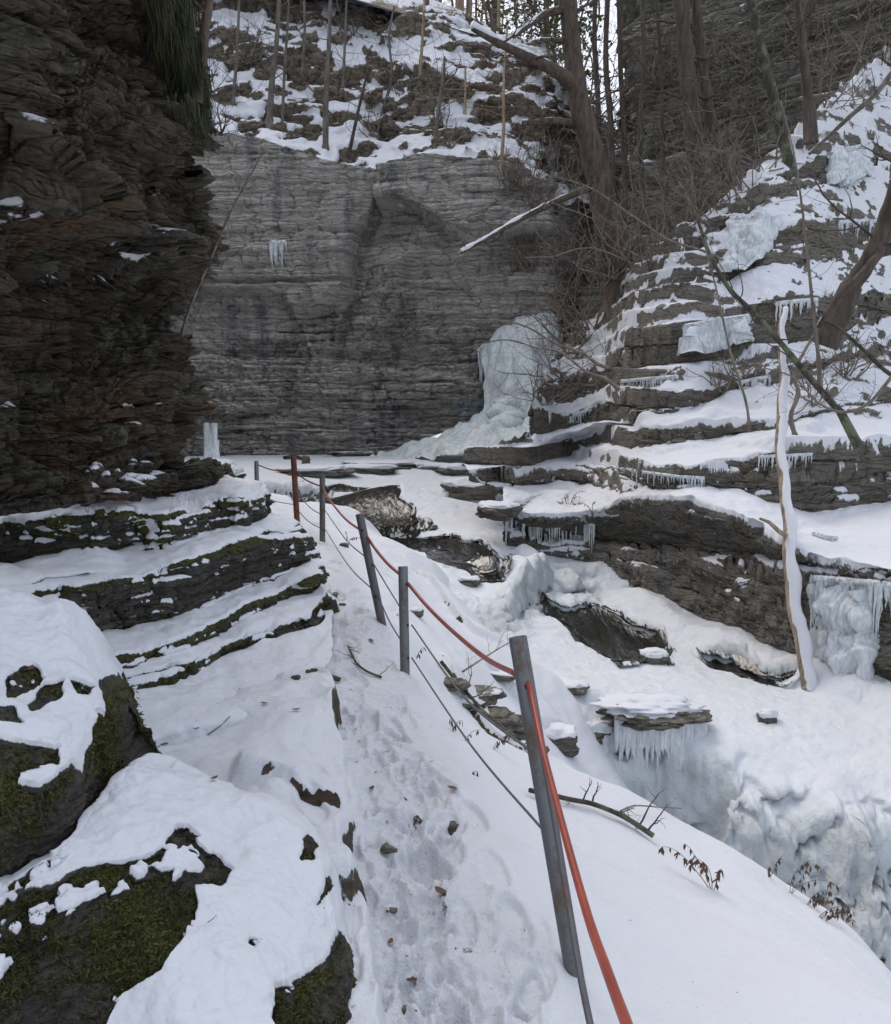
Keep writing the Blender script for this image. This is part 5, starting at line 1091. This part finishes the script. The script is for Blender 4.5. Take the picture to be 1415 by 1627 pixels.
limb('broken limb with snow crossing the upper right bank', [(1425, 105, 12), (1390, 150, 12), (1350, 185, 12.2), (1318, 215, 12.5), (1285, 245, 12.8)], 9, 5, M_barkG, 808, True, 4, .5, 'fallen_limb')
limb('fallen limb with a snow line under the frame edge tree', [(1500, 520, 9.6), (1440, 600, 9.8), (1410, 592, 10), (1370, 555, 10.2), (1330, 520, 10.4), (1290, 500, 10.8)], 9, 4, M_bark, 809, None, 7, .6, 'fallen_limb')
limb('slim limb with snow left of the leaning tree, pointing down left', [(1160, 420, 14), (1120, 400, 14), (1060, 380, 14.2), (1000, 340, 14.4), (940, 300, 14.6), (880, 280, 14.8)], 5, 1.5, M_twig, 810, None, 9, 1.4, 'bare_tree', 3, 2)
limb('twisted stem behind the log, low on the bank', [(1262, 690, 10.9), (1256, 660, 10.9), (1268, 625, 11), (1262, 590, 11.1), (1300, 520, 11.3), (1330, 470, 11.6)], 9, 4, M_twig, 811, None, 9, .8, 'bare_tree', 3, 2)
limb('dark twisted branch sprawled in the brush on the right bank', [(1415, 600, 9.8), (1380, 640, 9.8), (1340, 655, 10), (1300, 640, 10.3), (1260, 600, 10.6), (1215, 585, 10.8)], 6, 2, M_twig, 812, None, 12, .8, 'bare_tree', 3, 2)
limb('thin whip in front of the left cliff edge', [(290, 525, 7.4), (305, 480, 7.2), (335, 410, 7.0), (365, 340, 6.8), (400, 275, 6.7), (418, 240, 6.6)], 4.5, 1.5, M_twig, 813, None, 7, .6, 'bare_tree', 3, 1)
# bare brush
def shrub(label, u, v, h_px, n, seed, src=None, dd=None, mat=None, spread=.9, group=None, lvl=2, lean=(0, 0)):
    rnd = random.Random(seed); p = at(u, v, 10, 0, src) if dd is None else PD(u, v, dd); m = p[1] / FPX; H = h_px * m; tb = TB()
    for i in range(n):
        d = np.array([rnd.gauss(lean[0], spread), rnd.gauss(lean[1] - .2, spread * .6), rnd.uniform(.5, 1.2)]); grow(tb, p + np.array([rnd.gauss(0, .12 * H), rnd.gauss(0, .05 * H), -.05]), d, H * rnd.uniform(.5, 1.1), max(.004, 1.15 * m * rnd.uniform(.7, 1.5)), lvl, rnd, .12, .2, 3, None, .8)
    o = tb.build('bare_shrub', mat or M_twig); tag(o, label, 'shrub', group); return o
sh = [('twiggy shrub on the bank crest by the waterfall', 905, 560, 170, 12), ('brush hanging beside the top of the frozen waterfall', 935, 520, 170, 12), ('bare brush at the foot of the leaning tree', 975, 455, 150, 12), ('brush between the leaning tree and the thick trunk', 1035, 420, 160, 12),
      ('fine twigs in front of the far cliff foot', 1090, 370, 150, 12), ('brush on the crest below the slimmer trunk', 1150, 320, 140, 10), ('twigs at the crest beside the mottled tree', 1215, 270, 130, 9), ('brush standing on the upper right crest', 1310, 170, 130, 10), ('brush at the top right corner of the bank', 1390, 100, 120, 9),
      ('low tangle on the bank end right of the waterfall', 862, 640, 90, 12), ('dry tangle in the middle of the bank snow', 1150, 620, 70, 14), ('thicket under the frame edge tree', 1340, 600, 110, 16), ('thicket just right of the snowy log', 1290, 640, 110, 14), ('dry stems on the bank ledge left of the log', 1190, 600, 60, 12),
      ('sparse twigs on the low bank ledge above the slab', 900, 800, 30, 6), ('sparse dry stems above the icicle ledge', 1060, 700, 34, 8)]
for i, (lb, u, v, h, n) in enumerate(sh): shrub(lb, u, v, h, n, 900 + i, [sR])
sh2 = [('brown brush on the dark side wall, upper', 850, 330, 110), ('brown brush on the dark side wall, above the broken limb', 900, 290, 110), ('brush low on the side wall behind the waterfall top', 900, 470, 130), ('brush on the side wall under the broken limb', 840, 430, 120), ('brush on the side wall right of the leaning tree', 1000, 330, 120), ('brush mid side wall behind the leaning tree', 950, 400, 130), ('brush in the bright gap', 965, 250, 110), ('brush on the right end of the rim', 860, 250, 80), ('brush where the rim meets the side wall', 820, 300, 80)]
for i, (lb, u, v, h) in enumerate(sh2): shrub(lb, u, v, h, 24, 930 + i, [sW, sB, sS], mat=M_twig)
sh3 = [('brush on the snow slope beside the left cliff', 330, 140, 80), ('tall brush at the upper left of the slope', 300, 60, 110), ('brush on the rock band of the slope', 700, 140, 50), ('reddish brush in the slope rocks', 640, 150, 55), ('brush over the snow gully', 715, 235, 45), ('thin brush near the rim centre', 600, 220, 50), ('brush left on the slope', 400, 100, 70), ('brush on the slope under the woods', 560, 60, 60), ('brush at the slope right end', 800, 150, 60), ('brush on the rim by the left cliff', 350, 205, 60), ('dead brown brush below the slope band', 700, 200, 45), ('wispy brush at the cliff foot left', 300, 500, 90)]
for i, (lb, u, v, h) in enumerate(sh3): shrub(lb, u, v, h, 10, 950 + i, None if i < 11 else [sL], mat=M_twig if i % 3 else M_barkG)
for i, (u, v, h) in enumerate([(985, 440, 200), (1040, 410, 190), (930, 530, 150), (1120, 350, 160), (880, 600, 120), (1180, 300, 140)]):
    shrub(['dense fine thicket at the foot of the leaning tree, right side', 'dense fine thicket before the thick dark trunk', 'dense fine thicket on the crest above the low rocks', 'dense fine thicket right of the thick dark trunk', 'dense fine thicket overhanging the bank end', 'dense fine thicket left of the mottled tree'][i], u, v, h, 12, 990 + i, [sR], lean=(-.4, 0))
# more brush in front of far cliff
for i, (u, v) in enumerate([(1050, 250), (1130, 170), (1200, 120), (1300, 60), (1380, 30), (1180, 220), (1060, 130), (1340, 110)]):
    shrub(['bare brush growing from the far cliff, lower left', 'bare brush growing mid far cliff', 'bare brush right of the thick trunk on the far cliff', 'bare brush high on the far cliff', 'bare brush at the far cliff top right', 'bare brush at the far cliff foot', 'bare brush near the far cliff edge', 'bare brush on the far cliff above the crest'][i], u, v, 120, 16, 970 + i, [sF])

# ================================================================== HILLTOP WOODS
def copy_tree(o, parent=None):
    c = o.copy(); COL.objects.link(c); c.parent = parent
    for ch in o.children: copy_tree(ch, c)
    return c
protos = []
for k in range(5):
    rnd = random.Random(40 + k); p0 = np.array([0, 0, 0.0]); H = 15
    pts = [p0 + np.array([rnd.gauss(0, .25) * i, rnd.gauss(0, .2) * i, H * i / 4]) for i in range(5)]
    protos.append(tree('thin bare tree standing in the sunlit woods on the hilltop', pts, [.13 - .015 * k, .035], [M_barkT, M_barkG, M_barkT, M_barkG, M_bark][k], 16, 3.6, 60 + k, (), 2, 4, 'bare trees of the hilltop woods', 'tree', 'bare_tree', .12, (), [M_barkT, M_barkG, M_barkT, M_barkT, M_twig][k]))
def hz_(x, y):
    i = np.argmin((PH[..., 0] - x) ** 2 + (PH[..., 1] - y) ** 2); return PH.reshape(-1, 3)[i, 2]
rnd = random.Random(77); cnt = 0
for i in range(95):
    x = rnd.uniform(-14, 17); y = rnd.uniform(40, 66)
    if .155 < x / y < .225: continue
    o = protos[cnt] if cnt < 5 else copy_tree(protos[cnt % 5]); cnt += 1; z = hz_(x, y); o.location = (x, y, z - .3); o.rotation_euler = (0, 0, rnd.uniform(0, 6.28)); s_ = rnd.uniform(.75, 1.2); o.scale = (s_, s_, s_)
def conifer(label, x, y, H, seed, first=True):
    rnd = random.Random(seed); z = hz_(x, y); root = tag(empty('conifer_tree', (x, y, z)), label, 'tree', None)
    tb = TB(); tb.tube([(0, 0, -.3), (0, 0, H)], [H * .016, .02], 8); o = tb.build('trunk', M_bark); o.parent = root
    V = []; 
    for i in range(int(H * 9)):
        h = H * (.15 + .85 * (i / (H * 9))); a = rnd.uniform(0, 6.28); L = (H - h) * .24 + .5; L *= rnd.uniform(.6, 1.1)
        d = np.array([math.cos(a), math.sin(a), 0]); 
        for j in range(26):
            f = rnd.random() ** .7; c = d * L * f + np.array([0, 0, h - .35 * f * f * L + .1]); sd_ = np.array([-d[1], d[0], 0]) * rnd.uniform(-.35, .35) * L * (1 - f * .6)
            c = c + sd_; e1 = np.array([rnd.gauss(0, .10), rnd.gauss(0, .10), rnd.gauss(-.04, .04)]); e2 = np.array([rnd.gauss(0, .08), rnd.gauss(0, .08), rnd.gauss(-.06, .06)])
            V += [c, c + e1, c + e1 + e2, c + e2]
    V = np.array(V); F = np.arange(len(V)).reshape(-1, 4); o = mesh_raw('crown', V, F, M_conif, root, False); return root
for i, (x, y, H) in enumerate([(4.6, 43, 13), (6.4, 47, 15), (9.0, 60, 9), (2.6, 50, 14), (11.5, 46, 15), (-9, 48, 9)]):
    conifer(['hemlock with drooping green boughs left of the bright gap', 'second hemlock nearest the bright gap', 'far evergreen inside the bright gap', 'evergreen behind the hilltop bare trees', 'evergreen over the far right cliff', 'evergreen at the left of the hilltop'][i], x, y, H, 1000 + i)

# ================================================================== SMALL THINGS
def rock(label, u, v, w, h, seed, snow=1.0, src=None, lift=0.0, dep=.8, mat=None, cap=True, name='rock'):
    p = at(u, v, 8, 0, src); m = p[1] / FPX; W = w * m / 2; Hh = h * m / 2
    n = 24; th = np.linspace(0, math.pi, n); ph = np.linspace(0, 2 * math.pi, n * 2 + 1); T, Pp = np.meshgrid(th, ph, indexing='ij')
    D = np.stack([np.sin(T) * np.cos(Pp), np.sin(T) * np.sin(Pp), np.cos(T)], -1); Q = np.sign(D) * np.abs(D) ** .7
    rr = 1 + .5 * fbm(D + seed * 1.7, 1.6, 3, seed) + .12 * fbm(D + seed, 5, 2, seed, (1, 1, 3)); P = Q * rr[..., None] * np.array([W, W * dep, Hh]); P[:, -1] = P[:, 0]
    sn = sstep(.25, .5, D[..., 2] + .35 * fbm(D + seed, 2.2, 3, seed + 2)) * snow; P[..., 2] += sn * Hh * .35
    o = grid_obj(name, P + p + np.array([0, W * dep * .3, Hh * (.1 + lift)]), mat or M_bank, attrs=dict(snow=sn, tone=.35 + .3 * fbm(D, 3, 2, seed, (1, 1, 4)), moss=.1 + .3 * fbm(D, 2, 2, seed), ice=0 * T)); tag(o, label, 'rock'); return o
for i, q in enumerate([('flat snow capped slab at the lip of the small fall, left', 490, 752, 110, 16, .9), ('snow capped slab in the middle of the fall lip', 585, 750, 90, 16, .9), ('long low snow slab on the upper pool', 600, 740, 130, 9, 1), ('low rock in the pool edge by the bank', 690, 745, 80, 12, .9), ('dark block below the bank end, snow topped', 742, 782, 80, 30, .9),
     ('low dark rock between ice and bank corner', 790, 815, 70, 24, .8), ('snow covered shelf stone at the bank corner', 735, 752, 90, 22, .8), ('pointed stump like stone by the rusty post', 486, 733, 14, 14, .2), ('thin slab on the ice under the back wall', 560, 722, 70, 7, .5)]):
    rock(q[0], q[1], q[2], q[3], q[4], 1100 + i, q[5], [sI, sR], mat=M_bank)
for i, q in enumerate([('dark stone under the second wire, beside the path', 547, 868, 14, 8, .3), ('small stone in the middle of the path', 543, 963, 12, 8, .2), ('dark flat stone on the far path', 524, 948, 24, 8, .3), ('brown stone poking out of the trodden snow', 720, 1318, 28, 16, .25), ('grey green stone near the lower path', 736, 1361, 34, 10, .15),
     ('little dark stone left of the brown stone', 668, 1337, 18, 9, .2), ('half buried stone on the left of the path', 618, 1350, 26, 12, .3), ('stone at the lower edge of the path', 622, 1448, 18, 6, .3), ('tan chip in the nearest snow', 680, 1507, 11, 5, 0), ('dark stone at the bottom of the path', 643, 1608, 22, 10, .3),
     ('thin brown slab at the upper edge of the gully', 712, 1090, 60, 14, .3), ('tilted grey slab below the upper gully edge', 765, 1108, 70, 18, .5), ('dark layered stone under the wire in the gully', 812, 1165, 60, 24, .2), ('small square stone at the gully bottom', 850, 1192, 40, 22, .5), ('low brown stone behind the bare twig', 800, 1075, 50, 12, .6), ('snowy flat stone right of the nearest post top', 905, 1095, 60, 16, .9),
     ('rock in the gully behind the nearest post, snow on top', 885, 1180, 70, 36, .6), ('broken brown slab in the gully', 790, 1150, 80, 26, .3), ('upper slab in the gully with snow', 740, 1120, 60, 14, .6), ('icy boulder right of the gully rock', 955, 1175, 60, 44, 1.0), ('snow clod on the ice below the log', 1220, 1145, 34, 20, 1.3), ('snow dome by the dark water', 1040, 1048, 44, 18, 1.4),
     ('stone by the stream side of the railing', 745, 926, 36, 14, .7), ('mossy flat stone on the bank between posts', 660, 975, 26, 14, .6), ('dark stone at the shelf edge with a stick', 405, 1250, 0.1, .1, 0)]):
    if q[0] in ('little dark stone left of the brown stone', 'tan chip in the nearest snow', 'dark stone at the shelf edge with a stick', 'grey green stone near the lower path'): continue
    rock(q[0], q[1], q[2], q[3], q[4], 1130 + i, q[5], [sG, sI])
def stick(label, uvs, w0, w1, mat, seed, nb=3, bl=.12, name='fallen_branch', off=.0, src=None, cat='branch', lift=.015):
    rnd = random.Random(seed); pts = []
    for (u, v) in uvs:
        p = at(u, v, 6, 0, src); pts.append(p + np.array([0, -.0, lift]))
    m = np.mean([p[1] for p in pts]) / FPX; q = cubic_resample(np.array(pts), 6 * len(pts), 0); rr = np.linspace(w0, w1, len(q)) * m / 2; tb = TB(); tb.tube(q, rr, 8)
    for i in range(nb):
        j = rnd.randrange(1, len(q) - 1); grow(tb, q[j], np.array([rnd.gauss(0, 1), rnd.gauss(0, .4), rnd.uniform(.1, .9)]), bl * rnd.uniform(.5, 1.3), rr[j] * .5, 1, rnd, .05, .25, 2)
    o = tb.build(name, mat); tag(o, label, cat); return o
stick('lichen covered fallen branch on the snow behind the nearest post', [(841, 1266), (904, 1280), (943, 1288), (991, 1308), (1037, 1338)], 8, 9, M_lich, 1, 9, .22, src=[sG], lift=.035)
stick('thin forked twig reaching right from the lichen branch', [(985, 1303), (1008, 1294), (1052, 1296), (1082, 1297)], 3, 1.5, M_twig, 2, 4, .12, src=[sG], lift=.05)
stick('green brown branch lying across the path', [(553, 1030), (565, 1055), (582, 1070), (606, 1080)], 3, 4, M_lich, 3, 5, .18, src=[sG])
stick('dark stick on the left edge of the path', [(500, 1074), (520, 1078), (540, 1084)], 9, 8, M_bark, 4, 1, .1, src=[sG, sE])
stick('short rotten stick on the snow shelf', [(442, 1080), (460, 1082), (474, 1080)], 9, 8, M_bark, 5, 1, .05, src=[sG, sE])
stick('thin straight twig on the snow shelf', [(330, 1172), (350, 1158), (366, 1142)], 2.5, 1.5, M_twig, 6, 1, .05, src=[sG, sE])
stick('stick beside the wires below the gully', [(700, 1063), (730, 1100), (775, 1150), (825, 1190)], 7, 5, M_lich, 7, 4, .2, src=[sG], lift=.06)
stick('bare twig standing beyond the railing near the gully', [(735, 1092), (770, 1065), (800, 1045), (825, 1030)], 3, 1.5, M_twig, 8, 9, .35, src=[sG], lift=.12, name='twig')
stick('small twig on the lower boulder snow', [(330, 1474), (338, 1468), (344, 1462)], 2, 1, M_twig, 9, 0, .05, src=[sBo], name='twig')
stick('fallen trunk with snow in the upper pool', [(452, 728), (470, 726), (484, 732)], 6, 5, M_bark, 10, 0, .1, src=[sI])
def weed(label, u, v, h, seed, lean=0.0, n=3, leaf=1.0):
    rnd = random.Random(seed); p = at(u, v, 6, 0, [sG, sR]); m = p[1] / FPX; H = h * m; tb = TB(); root = tag(empty('dead_weed', tuple(p)), label, 'plant'); L = []
    for i in range(n):
        hh = H * rnd.uniform(.6, 1); d = np.array([lean + rnd.gauss(0, .25), rnd.gauss(0, .2), 1]); pts = [p - [0, 0, .03]]
        for k in range(8): d = d + [rnd.gauss(0, .12) + lean * .3, 0, -.16 * k * .3]; d /= np.linalg.norm(d); pts.append(pts[-1] + d * hh / 7)
        pts = np.array(pts); tb.tube(pts, np.linspace(.0024, .001, 9) * max(1, m * 300), 5)
        for k in range(int(14 * leaf)):
            j = rnd.randrange(3, 9); c = pts[j]; a = rnd.uniform(0, 6.28); r = .006 * rnd.uniform(.6, 1.5); l = rnd.uniform(.02, .05); e = np.array([math.cos(a) * r, math.sin(a) * r, 0]); b = np.array([rnd.gauss(0, .01), rnd.gauss(0, .01), -l])
            L += [c, c + e + b * .4, c + b, c - e + b * .5]
    rebase(tb.build('stem', M_twig), root)
    if L: rebase(mesh_raw('dry_leaves', np.array(L), np.arange(len(L)).reshape(-1, 4), M_dead, None, False), root)
for q in [('tall dead weed with drooping brown leaves on the near snow', 1132, 1412, 105, 1, -.12, 4, 1.6), ('short dead weed at the rim of the frozen drop', 1221, 1392, 50, 2, 0, 2, .6), ('curved dead weed leaning right over the drop', 1254, 1418, 110, 3, .3, 3, .8), ('dead weed with curled leaves, middle of the rim', 1278, 1436, 75, 4, .25, 2, 1.3), ('low bent weed nearest the frozen drop', 1297, 1456, 65, 5, .5, 3, 1.3),
          ('tiny weed under the lower wire', 718, 1160, 36, 6, 0, 2, .6), ('thin dry stalk beside the lower wire', 735, 1175, 50, 7, .1, 1, .4), ('dry seed head by the path, left of the wire', 748, 1228, 26, 8, 0, 1, .8), ('spread dead weed below the lower wire', 705, 1225, 26, 9, -.6, 4, .5), ('dead weed between the wires by the gully', 782, 1190, 40, 10, .2, 2, .6),
          ('hooked dry stalk left of the nearest post', 842, 1245, 50, 11, -.3, 2, .5), ('small weed at the lower right snow edge', 1395, 1520, 20, 12, .3, 2, .8), ('dark dry weed on the snowy slab', 942, 818, 40, 13, 0, 2, 1.0), ('thin dry stalk on the snowy slab, left', 905, 800, 34, 14, .2, 2, .6), ('dry stems on the stream bank between posts', 552, 858, 22, 15, 0, 2, .4), ('weed at the foot of the second post', 660, 1045, 30, 16, -.2, 3, .5), ('weeds on the far bank of the path', 640, 985, 24, 17, 0, 3, .5)]:
    weed(*q)
# fallen leaves
LEAFW = ['near the short rotten stick on the snow shelf', 'at the right foot of the tall mossy boulder', 'on the snow tread of the layered left ledges', 'on the snow mound of the tall mossy boulder', 'below the lowest layer of the left ledges', 'on the shelf just above the big boulder crest', 'on the shelf between the sticks and the path edge', 'on the shelf below the thin straight twig', 'beside the thin straight twig on the shelf', 'in the middle of the upper snow shelf',
         'on the path beside the broken shelf edge', 'on the path right of the brown stone', 'on the trodden snow by the low path stone', 'lowest on the path, near the frame bottom', 'under the lower wire near the trodden snow', 'on the shelf beside the path edge crack', 'on the path left of the crossing green branch']
rnd = random.Random(31)
for i, (u, v) in enumerate([(383, 1097), (222, 1140), (395, 965), (45, 1068), (300, 1120), (340, 1240), (470, 1130), (260, 1185), (312, 1160), (420, 1120), (590, 1255), (700, 1420), (620, 1500), (655, 1560), (720, 1255), (540, 1150), (590, 1020)]):
    p = at(u, v, 6, 0, [sG, sE, sA, sBo]); a = rnd.uniform(0, 6.28); s_ = rnd.uniform(.015, .032); n = 8; V = []
    for j in range(n):
        t_ = j / (n - 1); w = math.sin(t_ * math.pi) ** .7 * s_ * .5
        for sgn in (-1, 1): V.append(p + np.array([math.cos(a) * (t_ - .5) * 2 * s_ - math.sin(a) * w * sgn, math.sin(a) * (t_ - .5) * 2 * s_ + math.cos(a) * w * sgn, .008 + .3 * s_ * (t_ - .5) ** 2 * 4 + .25 * w]))
    F = [[2 * j, 2 * j + 1, 2 * j + 3, 2 * j + 2] for j in range(n - 1)]
    o = mesh_raw('fallen_leaf', np.array(V), np.array(F), M_dead); tag(o, 'dead brown leaf ' + LEAFW[i], 'leaf', 'dead leaves scattered on the snow')
# hanging moss at the cliff lip
V = []; rnd = random.Random(3)
edge_l = np.array([(236, -60), (250, 0), (262, 40), (275, 90), (290, 140), (318, 188)], float); tt = np.linspace(0, 1, len(edge_l))
for i in range(7000):
    f = rnd.random(); u = np.interp(f, tt, edge_l[:, 0]) + rnd.gauss(4, 13); v = np.interp(f, tt, edge_l[:, 1]) + rnd.gauss(-10, 14); p = at(min(u, 316), v, 5, .03, [sL]); p = p + np.array([rnd.uniform(0, .10), -rnd.uniform(0, .12), 0])
    L = rnd.uniform(.05, .22) * (.6 + .8 * abs(math.sin(f * 17))); w = rnd.uniform(.002, .0055); dr = np.array([rnd.gauss(.02, .03), rnd.gauss(-.02, .03), 0]); a = rnd.uniform(0, 3.14); e = np.array([math.cos(a), math.sin(a), 0]) * w
    for k in range(3):
        c0 = p + dr * (k / 3) ** 2 - [0, 0, L * k / 3]; c1 = p + dr * ((k + 1) / 3) ** 2 - [0, 0, L * (k + 1) / 3]; w0, w1 = 1 - k / 3.2, 1 - (k + 1) / 3.2; V += [c0 - e * w0, c0 + e * w0, c1 + e * w1, c1 - e * w1]
tag(mesh_raw('hanging_moss', np.array(V), np.arange(len(V)).reshape(-1, 4), M_moss, None, False), 'curtain of green moss hanging from the lip of the dark left cliff', 'moss', None, 'stuff')
# moss and fern tufts on the boulders
def tufts(P, A, n, seed, name, L0):
    w = (sstep(.35, .6, A['moss']) * (A['snow'] < .3)).reshape(-1); U, V_ = proj(P.reshape(-1, 3)); w = w * (U > -60) * (V_ < 1700) * (U < 620); w = w / w.sum()
    r = np.random.RandomState(seed); N = toward(P, gnormal(blur(P, 2, 1))).reshape(-1, 3); id_ = r.choice(len(w), n, p=w); c = P.reshape(-1, 3)[id_]; nn = N[id_]
    d = nn * .6 + r.normal(0, .55, (n, 3)) + [0, 0, -.15]; d /= np.linalg.norm(d, axis=1, keepdims=True); L = L0 * r.uniform(.4, 1.6, (n, 1)); s = np.cross(d, r.normal(0, 1, (n, 3))); s /= np.linalg.norm(s, axis=1, keepdims=True); s *= L * .16
    c = c + r.normal(0, .004, (n, 3)); V = np.stack([c - s, c + s, c + d * L + s * .4 - [0, 0, .002], c + d * L - s * .4], 1).reshape(-1, 3)
    return mesh_raw(name, V, np.arange(len(V)).reshape(-1, 4), M_tuft, None, False)
M_tuft = leafm('moss_tuft', (.03, .032, .006), (.085, .085, .018))
bo = [o for o in COL.objects if o.name.startswith('mossy_boulder')]
for o, (P, A) in zip(sorted(bo, key=lambda o: o.name), ((PA, _), (PBo, ABo))):
    k_ = tufts(P, A, 30000 if P is PBo else 14000, 5, 'moss', .010); k_['kind'] = 'stuff'; k_.parent = o
print('done', round(time.time() - T0, 1), sum(len(o.data.polygons) for o in COL.objects if o.type == 'MESH'))
